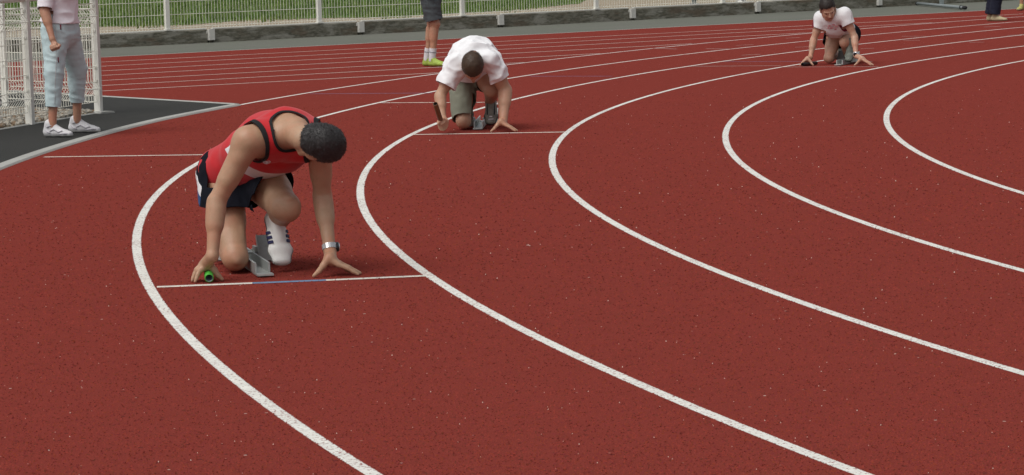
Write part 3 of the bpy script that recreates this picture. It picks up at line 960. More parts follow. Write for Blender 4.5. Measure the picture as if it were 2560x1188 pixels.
# ================================================================== nearest runner: red singlet
def runner_red():
    fwd, lat = nv((.24, -.97, 0)), nv((.97, .24, 0))
    GR, GL = G_(521, 704), G_(838, 690)
    base = (GR + GL) / 2
    th = thing("person", base, "crouching runner in red singlet and black shorts holding a green baton", "person", "relay runners crouched in the lanes")
    SR, ER, WR = A_(620, 354, 12.44), A_(541, 506, 12.44), A_(531, 640, 12.37)
    SL, EL, WL = A_(797, 350, 12.56), A_(806, 490, 12.68), A_(825, 628, 12.56)
    PV = A_(598, 432, 12.98)
    HR, HL = PV - lat * .085 - UP * .01, PV + lat * .085 - UP * .01
    KR = A_(588, 642, 12.72); KR[2] = .072
    AR = KR - fwd * .40 + UP * .03
    KL = A_(714, 518, 12.64); AL = A_(692, 566, 12.98)
    CH = A_(688, 356, 12.70); NB = A_(722, 318, 12.52)
    WS = mid(PV, CH, .48) + UP * .012
    F = Field(); s = 1.0
    slat = nv(SL - SR)
    F.econe(PV, WS, lat, (.165, .115), (.142, .10), .03)
    F.econe(WS, CH, slat, (.142, .10), (.162, .128), .03)
    F.econe(CH, mid(CH, NB, .75), slat, (.162, .125), (.130, .092), .03)
    F.cone(SR, SL, .058, .058, .05)
    for S in (SR, SL): F.cone(mid(CH, NB, .5), S, .085, .062, .04)
    for S in (SR, SL): F.ell(mid(mid(CH, NB, .45), S, .42) - UP * .055 + fwd * .03, (slat, fwd, UP), (.075, .05, .045), .03)   # chest muscle
    HD = A_(803, 359, 12.32)
    crown = nv((.93, -.32, -.16)); face = nv((.16, .86, -.50))
    F.cone(NB - UP * .01, HD - crown * .075 - face * .015, .066, .056, .035)
    for S in (SR, SL): F.cone(mid(NB, HD, .25) , mid(NB, S, .7), .045, .045, .04)                                                # trapezius
    p, A = head_field(F, HD, crown, face, .95)
    arm(F, SR, ER, WR, .96); arm(F, SL, EL, WL, .98)
    F.ball(mid(SR, ER, .12), .060, .02)
    bridge_hand(F, WR, GR + fwd * -.005, lat, fwd, -1, 1.02, .7, .56, .7)
    bridge_hand(F, WL, GL - lat * .03, lat, fwd, 1, 1.03, .9, 1.08)
    leg(F, HR, KR, AR, 1.0, fwd); leg(F, HL, KL, AL, 1.14, nv(fwd + UP * .3))
    for S, E, W in ((SR, ER, WR), (SL, EL, WL)):
        d = nv(E - S); o = nv(np.cross(d, fwd)); g = nv(W - E)
        F.ell(mid(S, E, .20) + fwd * .012, (d, o, np.cross(d, o)), (.085, .050, .052), .008)             # deltoid
        F.ell(mid(S, E, .58) + fwd * .016, (d, o, np.cross(d, o)), (.080, .034, .036), .006)             # biceps
        F.ell(mid(S, E, .55) - fwd * .018, (d, o, np.cross(d, o)), (.085, .036, .036), .006)             # triceps
        for sg in (-1, 1): F.ell(mid(E, W, .28) + nv(o - g * np.dot(o, g)) * .013 * sg, (g, nv(o - g * np.dot(o, g)), np.cross(g, nv(o - g * np.dot(o, g)))), (.085, .027, .034), .008)  # forearm
        F.cone(mid(E, W, .55) + fwd * .012, W + fwd * .016, .012, .010, .008)
    for Hp, K, sc in ((HR, KR, 1.0), (HL, KL, 1.12)):
        d = nv(K - Hp); fr = nv(fwd - d * np.dot(fwd, d)) if abs(np.dot(fwd, d)) < .8 else UP; o = np.cross(d, fr)
        for sg in (-1, 1): F.ell(mid(Hp, K, .70) + o * .032 * sg + fr * .022, (d, o, fr), (.085, .030, .032), .008)
        F.ell(K + nv(fr + d * .7) * .045 * sc, (d, o, fr), (.030, .026, .020), .010)
    V, T = F.mesh(.0048)
    body = obj("body", V, T, M_SKIN[0], th, True)
    face_bits(p, body)
    hair(HD, crown, face, th, M_HAIR[0], .985, 3, 7000, .006, .015)
    # ---- singlet
    J = Field(); e = .013
    J.econe(PV - nv(CH - PV) * .05, WS, lat, (.182 + e, .140 + e), (.150 + e, .112 + e), .03)
    J.econe(WS, CH, slat, (.150 + e, .112 + e), (.164 + e, .130 + e), .03)
    J.econe(CH, mid(CH, NB, .75), slat, (.162 + e, .125 + e), (.130 + e, .092 + e), .03)
    J.cone(SR, SL, .058 + e, .058 + e, .05)
    for S in (SR, SL): J.cone(mid(CH, NB, .5), S, .085 + e, .062 + e, .04)
    for S in (SR, SL): J.ell(mid(mid(CH, NB, .45), S, .42) - UP * .055 + fwd * .03, (slat, fwd, UP), (.075 + e, .05 + e, .045 + e), .03)
    for S in (SR, SL): J.cone(mid(NB, HD, .22), mid(NB, S, .7), .045 + e, .045 + e, .04)
    V, T = J.mesh(.0055)
    ax = nv(CH - PV)
    N = normals(V, T); Q = V @ np.stack([slat, np.cross(ax, slat), ax]).T
    V = V + N * (vnoise(Q, np.array([9, 9, 16]), 4) * .006 + vnoise(Q, np.array([22, 22, 30]), 8) * .0025)[:, None]
    hole = []
    for S, E, sg in ((SR, ER, -1), (SL, EL, 1)):
        o = slat * sg
        hole.append(seg_out(S + o * .30 - UP * .02, S + o * .006 - UP * .010, .101))
    nk = seg_out(NB + fwd * .075 + UP * .032 - slat * .010, NB + fwd * .20 - UP * .14 + slat * .005, .077)
    waist = plane(PV - ax * .02 + UP * 0, nv(ax + UP * .25))
    gall = lambda X: np.minimum(np.minimum(hole[0](X), hole[1](X)), nk(X))
    def side_white(X):                        # white insets under the arms and round the lower front
        q = X - CH
        t = (X - PV) @ ax; sd = q @ slat; dp = q @ np.cross(slat, ax)
        under = np.minimum(np.minimum(.034 - np.abs(t - .262 - .5 * (dp - .02)), np.abs(sd) - .10), .045 - np.abs(dp - .02))
        front = np.minimum(.050 - np.abs(t - .300 + .15 * np.abs(sd)), dp - .075)
        return np.maximum(under, front)
    B = clip(V, T, waist(V)); B = clip(*B, gall(B[0]))
    sw = side_white(B[0])
    red = clip(*B, -sw); wht = clip(*B, sw)
    sg = fabric("singlet", None, 0, M_RED, th, raw=red)
    if len(wht[1]): fabric("white_panel", None, 0, M_WHITE, sg, raw=wht)
    for g in (hole[0], hole[1], nk):
        X = clip(V, T, waist(V)); X = clip(*X, gall(X[0]) + .001)
        X = clip(*X, .0115 - g(X[0]))
        if len(X[1]):
            X = (X[0] + normals(*X) * .003, X[1])
            fabric("trim", None, 0, M_TRIM, sg, raw=X, thick=.005)
    # emblem: a small white crest on the chest, drawn as raised stitching
    k_ = np.where(np.hypot(*(proj(V) - (668, 409)).T) < 5)[0]
    best = V[k_[np.argmin(V[k_, 1])]]
    nn = normals(V, T)[np.argmin(np.linalg.norm(V - best, axis=1))]
    xx = nv(np.cross(UP, nn)); yy = np.cross(nn, xx)
    mb = MB()
    for pts in ([(-.016, .006), (-.010, .014), (0, .010), (.010, .016), (.017, .008)], [(-.014, .000), (-.006, .004), (.002, -.002), (.012, .004)],
                [(.017, .008), (.015, -.004), (.006, -.014), (0, -.017), (-.008, -.012), (-.014, .000)], [(-.006, -.008), (.006, -.006)], [(0, .010), (.002, -.002), (0, -.017)]):
        mb.tube([Vector(best + nn * .003 + xx * a + yy * b) for a, b in pts], .0016, 5)
    mb.build("emblem", M_WHITE, sg)
    # ---- shorts
    S_ = Field()
    S_.econe(PV - ax * .03, PV + ax * .09, lat, (.178, .130), (.160, .115), .03)
    thR, thL = nv(KR - HR), nv(KL - HL)
    S_.econe(HR, HR + thR * .27, lat, (.118, .118), (.128, .122), .03)
    S_.econe(HL, HL + thL * .33, lat, (.118, .118), (.130, .126), .03)
    V, T = S_.mesh(.006)
    N = normals(V, T)
    V = V + N * (vnoise(V, np.array([16, 16, 10]), 21) * .008 + vnoise(V, 34, 22) * .003)[:, None]
    hemR, hemL = plane(HR + thR * .235, -thR), plane(HL + thL * .235, -nv(thL + lat * .8))
    def hem(X):
        side = (X - PV) @ lat
        return np.minimum(np.where(side < .01, hemR(X), hemL(X)), X[:, 2] - .288 + .012 * np.sin(side * 40))
    cut = lambda X: np.minimum(hem(X), np.maximum(np.maximum(.035 - (X - PV) @ ax, PV[2] - .05 - X[:, 2]), np.minimum((X - HL) @ thL - .04, .15 - np.linalg.norm((X - HL) - np.outer((X - HL) @ thL, thL), axis=1))))
    B = clip(V, T, cut(V))
    def stripe(X):                            # white flashes on the outer side of the right leg
        sd = (X - PV) @ lat; z = X[:, 2]; q = (X - PV) @ fwd
        a = np.sin((z * 1.0 + q * .55) * 34 + .6)
        return np.minimum(np.minimum(np.minimum(-sd - .085, a - .0), .12 - np.abs(q + .02)), PV[2] + .03 - z)
    st = stripe(B[0])
    sh = fabric("shorts", None, 0, M_BLACKS, th, raw=clip(*B, -st), thick=.004)
    W = clip(*B, st)
    if len(W[1]):
        zc = W[0][:, 2]; q = (W[0] - PV) @ fwd
        lv = q * .55 + zc - .40
        for nm, mt, g in (("white_flash", M_WHITE, lv), ("blue_flash", M_BLUEC, -lv)):
            X = clip(*W, g)
            if len(X[1]): fabric(nm, None, 0, mt, sh, raw=(X[0] + normals(*X) * .0015, X[1]), thick=.004)
    # ---- shoes and socks
    toe = G_(708, 681) ; toe[2] = .016
    hl = toe - fwd * .20 + UP * .235 - lat * .012
    upv = nv(fwd * .78 + UP * .62)
    s1, q = shoe("shoe", hl, toe, upv, 1.14, th, M_SHOEW, M_SHOEW)
    for sg_ in (-1, 1):                       # three stripes on each side
        for i in range(3):
            a, b = .46 + .085 * i, .40 + .085 * i
            mb = MB()
            pr = []
            for t_ in (0, .25, .5, .75, 1):
                y = (.030 + .014 * math.sin(t_ * math.pi * .7)) * sg_ * 1.06; z = .058 - .034 * t_
                pr.append((a + (b - a) * t_, y * (1.02 + .06 * t_), z))
            vv, ff = [], []
            for (x, y, z) in pr:
                vv += [tuple(q(x - .024, y, z)), tuple(q(x + .024, y, z))]
            ff = [(2 * j, 2 * j + 1, 2 * j + 3, 2 * j + 2) for j in range(4)]
            o = obj("stripe", vv, ff, M_NAVY, s1)
            md = o.modifiers.new("thickness", 'SOLIDIFY'); md.thickness = .006; md.offset = 0
    mb = MB()
    for i in range(6):
        x = .40 + .055 * i
        mb.tube([Vector(q(x, -.020, .062 - .045 * (x - .36))), Vector(q(x + .01, 0, .070 - .05 * (x - .36))), Vector(q(x, .020, .062 - .045 * (x - .36)))], .0028, 6)
    mb.build("laces", mat("grey_lace", (.42, .42, .41), .9), s1)
    mb = MB(); mb.box(q(.30, 0, .098), Vector(nv(q(1, 0, 0) - q(0, 0, 0))) * .024, Vector(lat) * .012, Vector(upv) * .004); mb.build("tongue_tab", M_BLUEC, s1)
    sk = Field().cone(AL + nv(KL - AL) * .085, q(.22, 0, .055), .043, .046, .01)
    fabric("sock", sk, .005, M_SOCK, th, [plane(AL + nv(KL - AL) * .07, AL - KL)], .002, (40, 40, 20))
    toe2 = AR - fwd * .02 + V3(0, 0, 0); toe2[2] = .02
    hl2 = toe2 - fwd * .13 + UP * .22
    shoe("shoe", hl2, toe2 + fwd * .0, nv(fwd * .86 + UP * .5), 1.06, th, M_SHOEW, M_SHOEW)
    # ---- watch on the left wrist
    wp = mid(EL, WL, .93); wd = nv(WL - EL); wx = nv(np.cross(wd, fwd)); wy = np.cross(wd, wx)
    ring = lambda r, t0, w: [(wp + (wx * math.cos(2 * math.pi * k / 20) + wy * math.sin(2 * math.pi * k / 20)) * r + wd * t0) for k in range(20)]
    rows = [(.029, -.012), (.034, -.012), (.034, .012), (.029, .012)]
    v = [tuple(x) for r, t0 in rows for x in ring(r, t0, 0)]
    f = [(i * 20 + k, i * 20 + (k + 1) % 20, ((i + 1) % 4) * 20 + (k + 1) % 20, ((i + 1) % 4) * 20 + k) for i in range(4) for k in range(20)]
    wt = obj("watch", v, f, M_STEEL, th)
    wc = wp + lat * .033
    def disc(r, h0, h1, nm, mt):
        u_ = lat; a_ = wd; b_ = np.cross(u_, a_)
        vv = [tuple(wp + u_ * h + (a_ * math.cos(2 * math.pi * k / 24) + b_ * math.sin(2 * math.pi * k / 24)) * r) for h in (h0, h1) for k in range(24)]
        ff = [(k, (k + 1) % 24, 24 + (k + 1) % 24, 24 + k) for k in range(24)] + [tuple(range(23, -1, -1)), tuple(range(24, 48))]
        return obj(nm, vv, ff, mt, wt)
    disc(.022, .026, .040, "case", M_GLASS); disc(.018, .040, .0445, "dial", M_STEEL)
    # ---- baton under the arch of the right hand, pointing at the camera
    bc = GR - lat * .004 + UP * .026
    baton("relay_baton", bc + fwd * .060 - UP * .004, bc - fwd * .17 + lat * .026 + UP * .045, .0205, M_GREEN, M_INSIDE, "green relay baton under the right hand of the runner in red")
    block(G_(661, 692), fwd, "starting block beside the white striped shoe of the runner in red", pedals=((.50, 1), (.62, -1)))
runner_red()

# ================================================================== shared builder for the two farther runners
def crouch(c):
    fwd, lat = c['fwd'], c['lat']
    th = thing("person", c['base'], c['label'], "person", "relay runners crouched in the lanes")
    SR, ER, WR, SL, EL, WL = (c[k] for k in ('SR', 'ER', 'WR', 'SL', 'EL', 'WL'))
    PV, CH, NB, HD = c['PV'], c['CH'], c['NB'], c['HD']
    HR, HL = PV - lat * .085 - UP * .01, PV + lat * .085 - UP * .01
    KR, AR, KL, AL = c['KR'], c['AR'], c['KL'], c['AL']
    WS = mid(PV, CH, .48) + UP * .01
    slat = nv(SL - SR); ax = nv(CH - PV)
    def trunk(F, e):
        F.econe(PV, WS, lat, (.158 + e, .112 + e), (.138 + e, .10 + e), .03)
        F.econe(WS, CH, slat, (.138 + e, .10 + e), (.160 + e, .120 + e), .03)
        F.econe(CH, mid(CH, NB, .75), slat, (.160 + e, .118 + e), (.125 + e, .088 + e), .03)
        F.cone(SR, SL, .056 + e, .056 + e, .05)
        for S in (SR, SL): F.cone(mid(CH, NB, .5), S, .082 + e, .060 + e, .04)
    F = Field(); trunk(F, 0)
    F.cone(NB - UP * .01, HD - nv(c['crown']) * .075 - nv(c['face']) * .01, .062, .054, .03)
    p, A = head_field(F, HD, c['crown'], c['face'])
    arm(F, SR, ER, WR, c.get('arms', .98)); arm(F, SL, EL, WL, c.get('armL', c.get('arms', .98)))
    if c.get('fist'): fist(F, WR, c['grip'], c['gaxis'], c['gout'], 1.0)
    else: bridge_hand(F, WR, c['GR'], lat, fwd, -1, 1.02, .8, .7, .8)
    bridge_hand(F, WL, c['GL'], lat, fwd, 1, 1.02, .9, 1.0)
    lg = c.get('legs', 1.0)
    leg(F, HR, KR, AR, lg, fwd); leg(F, HL, KL, AL, 1.08 * lg, nv(fwd + UP * .3))
    V, T = F.mesh(.0055)
    body = obj("body", V, T, c['skin'], th, True)
    face_bits(p, body)
    hair(HD, c['crown'], c['face'], th, c['hair'], 1.02, c['seed'], 4000, .007, .013)
    # shirt with short sleeves
    J = Field(); e = c['loose']; trunk(J, e)
    J.econe(PV - ax * c.get('tail', .0), WS, lat, (.166 + e, .120 + e), (.150 + e, .115 + e), .03)
    sl = c['sleeve']
    for S, E in ((SR, ER), (SL, EL)):
        d = nv(E - S); J.cone(S, S + d * sl, .066 + e * .8, .062 + e, .03)
    V, T = J.mesh(.007)
    N = normals(V, T); Q = V @ np.stack([slat, np.cross(ax, slat), ax]).T
    wr = c['wrinkle']
    w = 1 - np.abs(vnoise(Q, np.array([7, 11, 15]), c['seed'] + 2)) * 2
    V = V + N * (w * wr + vnoise(Q, np.array([24, 24, 34]), c['seed'] + 3) * wr * .4)[:, None]
    cuts = [plane(PV + ax * c['hem'], nv(ax + UP * c.get('tilt', .1))), seg_out(NB + nv(HD - NB) * .04, HD, c.get('collar', .078))]
    for S, E in ((SR, ER), (SL, EL)):
        d = nv(E - S); S0, d0 = S.copy(), d.copy()
        cuts.append(lambda X, S0=S0, d0=d0: np.maximum(sl * .92 - (X - S0) @ d0, np.linalg.norm((X - S0) - np.outer((X - S0) @ d0, d0), axis=1) - .115))
    for g in cuts: V, T = clip(V, T, g(V))
    if 'panel' in c:
        pn = c['panel'](V, CH, PV, slat, ax)
        sh = fabric("shirt", None, 0, c['shirt'], th, raw=clip(V, T, -pn))
        X = clip(V, T, pn)
        if len(X[1]): fabric("side_panel", None, 0, M_MAROON, sh, raw=X)
    else:
        sh = fabric("shirt", None, 0, c['shirt'], th, raw=(V, T))
    # shorts
    S_ = Field(); k = c['shortr']
    S_.econe(PV - ax * .03, PV + ax * .08, lat, (.166 + k, .122 + k), (.150 + k, .11 + k), .03)
    thR, thL = nv(KR - HR), nv(KL - HL)
    LR, LL = float(np.linalg.norm(KR - HR)), float(np.linalg.norm(KL - HL))
    fr, fl = c['shortlen']
    S_.econe(HR, HR + thR * (LR * fr + .04), lat, (.096 + k, .096 + k), (c['hemr'], c['hemr'] * .96), .03)
    S_.econe(HL, HL + thL * (LL * fl + .04), lat, (.096 + k, .096 + k), (c['hemr'], c['hemr'] * .96), .03)
    V, T = S_.mesh(.007)
    N = normals(V, T)
    V = V + N * (vnoise(V, np.array([15, 15, 9]), c['seed'] + 31) * c['swr'] + vnoise(V, 30, c['seed'] + 32) * c['swr'] * .4)[:, None]
    def cut(X):
        sd = (X - PV) @ lat
        hem = np.where(sd < .0, LR * fr - (X - HR) @ thR, LL * fl - (X - HL) @ thL)
        return np.minimum(hem, np.maximum(.085 - (X - PV) @ ax, PV[2] - .05 - X[:, 2]))
    fabric("shorts", None, 0, c['shorts'], th, raw=clip(V, T, cut(V)), thick=.004)
    return th, dict(HR=HR, HL=HL, slat=slat, ax=ax, V=V, sh=sh)

# ------------------------------------------------------------------ middle runner: white shirt, sage shorts, brown baton
def runner_white():
    fwd, lat = nv((-.05, -1, 0)), nv((1, -.05, 0))
    y0 = float(G_(1180, 334)[1])
    GL = G_(1258, 330)
    KR = A_(1159, 306, y0 + .42); KR[2] = .07
    wr = A_(1109, 300, y0 + .10)
    grip = A_(1105, 311, y0 + .03)
    baxis = nv(A_(1089, 262, y0 - .12) - grip)
    c = dict(fwd=fwd, lat=lat, base=(G_(1105, 332) + GL) / 2, label="crouching runner in white shirt and sage shorts holding a brown baton", skin=M_SKIN[1], hair=M_HAIR[1], seed=40,
             SR=A_(1139, 166, y0 + .20), ER=A_(1100, 240, y0 + .16), WR=A_(1107, 296, y0 + .07), SL=A_(1224, 150, y0 + .20), EL=A_(1263, 226, y0 + .26), WL=A_(1258, 303, y0 + .12),
             PV=A_(1182, 180, y0 + .66), CH=A_(1182, 140, y0 + .36), NB=A_(1182, 142, y0 + .20), HD=A_(1182, 167, y0 + .06),
             crown=nv((-.03, -.97, .08)), face=nv((0, -.08, -1)), KR=KR, AR=KR - fwd * .40 + UP * .03, KL=A_(1229, 224, y0 + .36), AL=A_(1224, 262, y0 + .66),
             armL=1.2, fist=True, grip=grip, gaxis=baxis, gout=nv(fwd + lat * .2), GL=GL - lat * .02, loose=.015, sleeve=.185, wrinkle=.017, hem=.03, shirt=M_COTTON, collar=.070,
             shortr=.02, shortlen=(.95, .55), hemr=.088, swr=.010, shorts=M_SAGE)
    th, d = crouch(c)
    toe = G_(1228, 322); toe[2] = .016
    hl = toe - fwd * .19 + UP * .23
    s1, q = shoe("shoe", hl, toe, nv(fwd * .78 + UP * .62), 1.1, th, M_SHOEG, M_RUBBER, h=.006)
    for y in (-.022, .022):
        mb = MB(); mb.tube([Vector(q(.30, y, .085)), Vector(q(.45, y * 1.2, .066)), Vector(q(.62, y * 1.3, .054)), Vector(q(.74, y * 1.2, .050))], .006, 6); mb.build("stripe", M_RUBBER, s1, True)
    mb = MB(); mb.box(q(.80, 0, .046), Vector(lat) * .011, Vector(fwd) * .004, Vector((0, 0, .009))); mb.build("reflector", M_WHITE, s1)
    mb = MB(); mb.tube([Vector(q(.86, -.02, .044)), Vector(q(.87, .02, .044))], .006, 6); mb.build("toe_cap", M_SILVER, s1)
    sk = Field().cone(c['AL'] + nv(c['KL'] - c['AL']) * .06, q(.22, 0, .055), .042, .046, .01)
    fabric("sock", sk, .006, mat("grey_sock", (.30, .28, .24), .95, .1), th, [plane(c['AL'] + nv(c['KL'] - c['AL']) * .05, c['AL'] - c['KL'])], .002, (40, 40, 20))
    t2 = c['AR'] - fwd * .02; t2[2] = .02
    shoe("shoe", t2 - fwd * .13 + UP * .22, t2, nv(fwd * .86 + UP * .5), 1.06, th, M_SHOEG, M_RUBBER, h=.007)
    baton("relay_baton", grip + baxis * .235, grip - baxis * .055, .0195, M_BROWN, M_DARKIN, "brown relay baton held upright by the runner in white shirt")
    block(G_(1195, 325), fwd, "starting block between the legs of the runner in sage shorts", pedals=((.50, 1), (.22, -1)))
runner_white()

# ------------------------------------------------------------------ far runner: white shirt with maroon sides, black shorts
def runner_far():
    fwd, lat = nv((-.34, -.94, 0)), nv((.94, -.34, 0))
    GR, GL = G_(2021, 165), G_(2152, 165)
    yr, yl = float(GR[1]), float(GL[1])
    ym = (yr + yl) / 2
    KR = A_(2072, 152, ym + .40); KR[2] = .068
    c = dict(fwd=fwd, lat=lat, base=(GR + GL) / 2, label="farthest crouching runner, in white shirt with maroon sides and dark shorts", skin=M_SKIN[2], hair=M_HAIR[2], seed=70,
             SR=A_(2053, 46, yr + .12), ER=A_(2034, 100, yr + .12), WR=A_(2026, 144, yr + .06), SL=A_(2111, 37, yl + .24), EL=A_(2136, 92, yl + .22), WL=A_(2140, 140, yl + .12),
             PV=A_(2106, 84, ym + .52), CH=A_(2086, 60, ym + .28), NB=A_(2079, 41, ym + .17), HD=A_(2069, 21, ym + .08),
             crown=nv((-.14, -.62, .77)), face=nv((.14, -.68, -.72)), arms=.86, legs=.93, KR=KR, AR=KR - fwd * .40 + UP * .03, KL=A_(2112, 106, ym + .26), AL=A_(2117, 138, ym + .52),
             GR=GR, GL=GL + lat * .01, loose=.008, sleeve=.125, wrinkle=.005, hem=.105, tilt=.8, tail=.05, shirt=M_WHITE,
             shortr=.022, shortlen=(.40, .50), hemr=.106, swr=.004, shorts=M_BLACKS,
             panel=lambda V, CH, PV, sl, ax: np.minimum(np.minimum(np.abs((V - CH) @ sl) - .125, .150 - np.abs((V - PV) @ ax - .26)), .07 - np.abs((V - CH) @ np.cross(sl, ax) - .05)))
    th, d = crouch(c)
    sV = np.array([v.co[:] for v in d['sh'].data.vertices])
    pr = proj(sV)
    for u, v, w in ((2072, 66, 7), (2082, 64, 7), (2091, 68, 6), (2077, 72, 8), (2088, 75, 5), (2069, 72, 4)):
        k = np.where(np.hypot(pr[:, 0] - u, pr[:, 1] - v) < 3)[0]
        if not len(k): continue
        P = sV[k[np.argmin(sV[k, 1])]]
        mb = MB()
        mb.box(P - V3(0, .004, 0), Vector((w / 228 * .5, 0, .002)), Vector((0, .004, 0)), Vector((.001, 0, .007)))
        mb.build("print", M_PINK, d['sh'])
    toe = G_(2122, 162); toe[2] = .016
    hl = toe - fwd * .19 + UP * .23
    shoe("shoe", hl, toe, nv(fwd * .78 + UP * .62), 1.08, th, mat("grey_green_shoe", (.16, .18, .15), .5, .5, 40), M_RUBBER, h=.007)
    t2 = c['AR'] - fwd * .02; t2[2] = .02
    shoe("shoe", t2 - fwd * .13 + UP * .22, t2, nv(fwd * .86 + UP * .5), 1.06, th, mat("grey_green_shoe", (.16, .18, .15)), M_RUBBER, h=.008)
    EL, WL = c['EL'], c['WL']
    wd = nv(WL - EL); a = mid(EL, WL, .90)
    mb = MB(); mb.tube([Vector(a - wd * .012), Vector(a + wd * .012)], .034, 16)
    wt = mb.build("watch", M_STEEL, th)
    mb = MB(); mb.tube([Vector(a + fwd * .030), Vector(a + fwd * .042)], .019, 14); mb.build("dial", M_GLASS, wt)
    bc = GR + UP * .024
    bx = nv((.62, .78, 0))
    baton("relay_baton", bc - bx * .11 + fwd * .02, bc + bx * .17 + fwd * .02, .02, M_BATK, M_DARKIN, "black relay baton lying under the right hand of the farthest runner")
    block(G_(2096, 164.5), fwd, "starting block behind the left hand of the farthest runner", pedals=((.42, 1), (.56, -1)))
runner_far()

# ================================================================== people standing by
def standing(name, feet, f, J, label, skin, lower, lower_m, shoes, group=None, upper_m=None, h=.008, seed=0, hair_m=None, socks=False, s=1.0, bag=1.0, detail=True, hs=1.0):
    """J: dict of joints; feet: ((heel, toe) right, (heel, toe) left)"""
    f = nv(f); lat = nv(np.cross(UP, f))                 # lat = the person's left
    base = (feet[0][0] + feet[1][0]) / 2
    th = thing(name, base, label, "person", group)
    PV, CH, NB, HD = J['PV'], J['CH'], J['NB'], J['HD']
    SR, SL = J.get('SR', NB - lat * .17 * s - UP * .05), J.get('SL', NB + lat * .17 * s - UP * .05)
    ER, EL = J.get('ER', SR - UP * .29 + f * .01), J.get('EL', SL - UP * .29 + f * .01)
    WR, WL = J.get('WR', ER - UP * .24 + f * .05), J.get('WL', EL - UP * .24 + f * .05)
    HR, HL = PV - lat * .085 * s - UP * .03, PV + lat * .085 * s - UP * .03
    F = Field()
    def trunk(F, e):
        F.econe(PV - UP * .03, mid(PV, CH, .45), lat, (.158 * s + e, .112 * s + e), (.135 * s + e, .095 * s + e), .03)
        F.econe(mid(PV, CH, .45), CH, lat, (.135 * s + e, .095 * s + e), (.155 * s + e, .112 * s + e), .03)
        F.econe(CH, mid(CH, NB, .75), lat, (.155 * s + e, .11 * s + e), (.11 * s + e, .075 * s + e), .03)
        for S in (SR, SL): F.cone(mid(CH, NB, .6), S, .07 * s + e, .055 * s + e, .04)
    trunk(F, 0)
    F.cone(NB - UP * .02, HD - UP * .06, .056 * s, .052 * s, .03)
    p, A = head_field(F, HD, UP, f, s * .97)
    arm(F, SR, ER, WR, .88 * s); arm(F, SL, EL, WL, .88 * s)
    for W, E in ((WR, ER), (WL, EL)):
        d = nv(W - E)
        fist(F, W, W + d * .065, nv(f - d * np.dot(f, d)), nv(d + f * .15), .86 * s)
    for Hp, K, An in ((HR, J['KR'], J['AR']), (HL, J['KL'], J['AL'])): leg(F, Hp, K, An, .95 * s, f)
    V, T = F.mesh(h)
    body = obj("body", V, T, skin, th, True)
    if detail: face_bits(p, body)
    hair(HD, UP, f, th, hair_m or M_HAIR[1], s * .99, seed, 1200, .009, .03, -.06)
    # upper garment
    if upper_m:
        U = Field(); trunk(U, .022); U.econe(PV + UP * .03, mid(PV, CH, .5), lat, (.165 * s * bag, .125 * s * bag), (.155 * s, .12 * s), .03)
        for S, E in ((SR, ER), (SL, EL)): U.cone(S, mid(S, E, 1.0), .068 * s, .060 * s, .03)
        V, T = U.mesh(h); N = normals(V, T)
        w = 1 - np.abs(vnoise(V, np.array([9, 9, 13]), seed + 2)) * 2
        V = V + N * (w * .007 + vnoise(V, 30, seed + 3) * .002)[:, None]
        cuts = [plane(PV + UP * .035, nv(UP + f * .10)), seg_out(NB + UP * .02, HD, .072)]
        for S, E in ((SR, ER), (SL, EL)):
            d = nv(E - S); L = float(np.linalg.norm(E - S))
            cuts.append(lambda X, S=S, d=d, L=L: np.maximum(L * .95 - (X - S) @ d, np.linalg.norm((X - S) - np.outer((X - S) @ d, d), axis=1) - .085))
        for g in cuts: V, T = clip(V, T, g(V))
        fabric("shirt", None, 0, upper_m, th, raw=(V, T))
    # lower garment: lower = (length as share of hip-ankle, extra radius at hip, radius at hem)
    share, er, hr = lower
    B = Field(); B.econe(PV - UP * .05, PV + UP * .09, lat, (.164 * s + er, .12 * s + er), (.142 * s + er, .105 * s + er), .03)
    hem = []
    for Hp, K, An in ((HR, J['KR'], J['AR']), (HL, J['KL'], J['AL'])):
        L1, L2 = float(np.linalg.norm(K - Hp)), float(np.linalg.norm(An - K)); tot = (L1 + L2) * share
        kr = .062 * s + er + (hr - .062) * .6
        if tot <= L1:
            e = Hp + nv(K - Hp) * (tot + .03); B.cone(Hp, e, .094 * s + er, hr, .03); hem.append((e - nv(K - Hp) * .03, nv(K - Hp)))
        else:
            e = K + nv(An - K) * (tot - L1 + .03)
            B.cone(Hp, K, .094 * s + er, max(kr, hr), .03); B.cone(K, e, max(kr, hr), hr, .03); hem.append((e - nv(An - K) * .03, nv(An - K)))
    V, T = B.mesh(h); N = normals(V, T)
    w = 1 - np.abs(vnoise(V, np.array([8, 8, 17]), seed + 6)) * 2
    w2 = 1 - np.abs(vnoise(V + .25 * V[:, [2, 2, 0]], np.array([10, 10, 24]), seed + 8)) * 2
    V = V + N * (w * .003 + w2 * .003 + vnoise(V, np.array([20, 20, 34]), seed + 7) * .003)[:, None]
    def cut(X):
        sd = (X - PV) @ lat
        mR = np.linalg.norm((X - hem[0][0])[:, :2], axis=1) < np.linalg.norm((X - hem[1][0])[:, :2], axis=1)
        g = np.where(mR, (hem[0][0] - X) @ hem[0][1], (hem[1][0] - X) @ hem[1][1])
        return np.minimum(g, PV[2] + .10 - X[:, 2])
    bt = fabric("trousers" if share > .5 else "shorts", None, 0, lower_m, th, raw=clip(V, T, cut(V)), thick=.004)
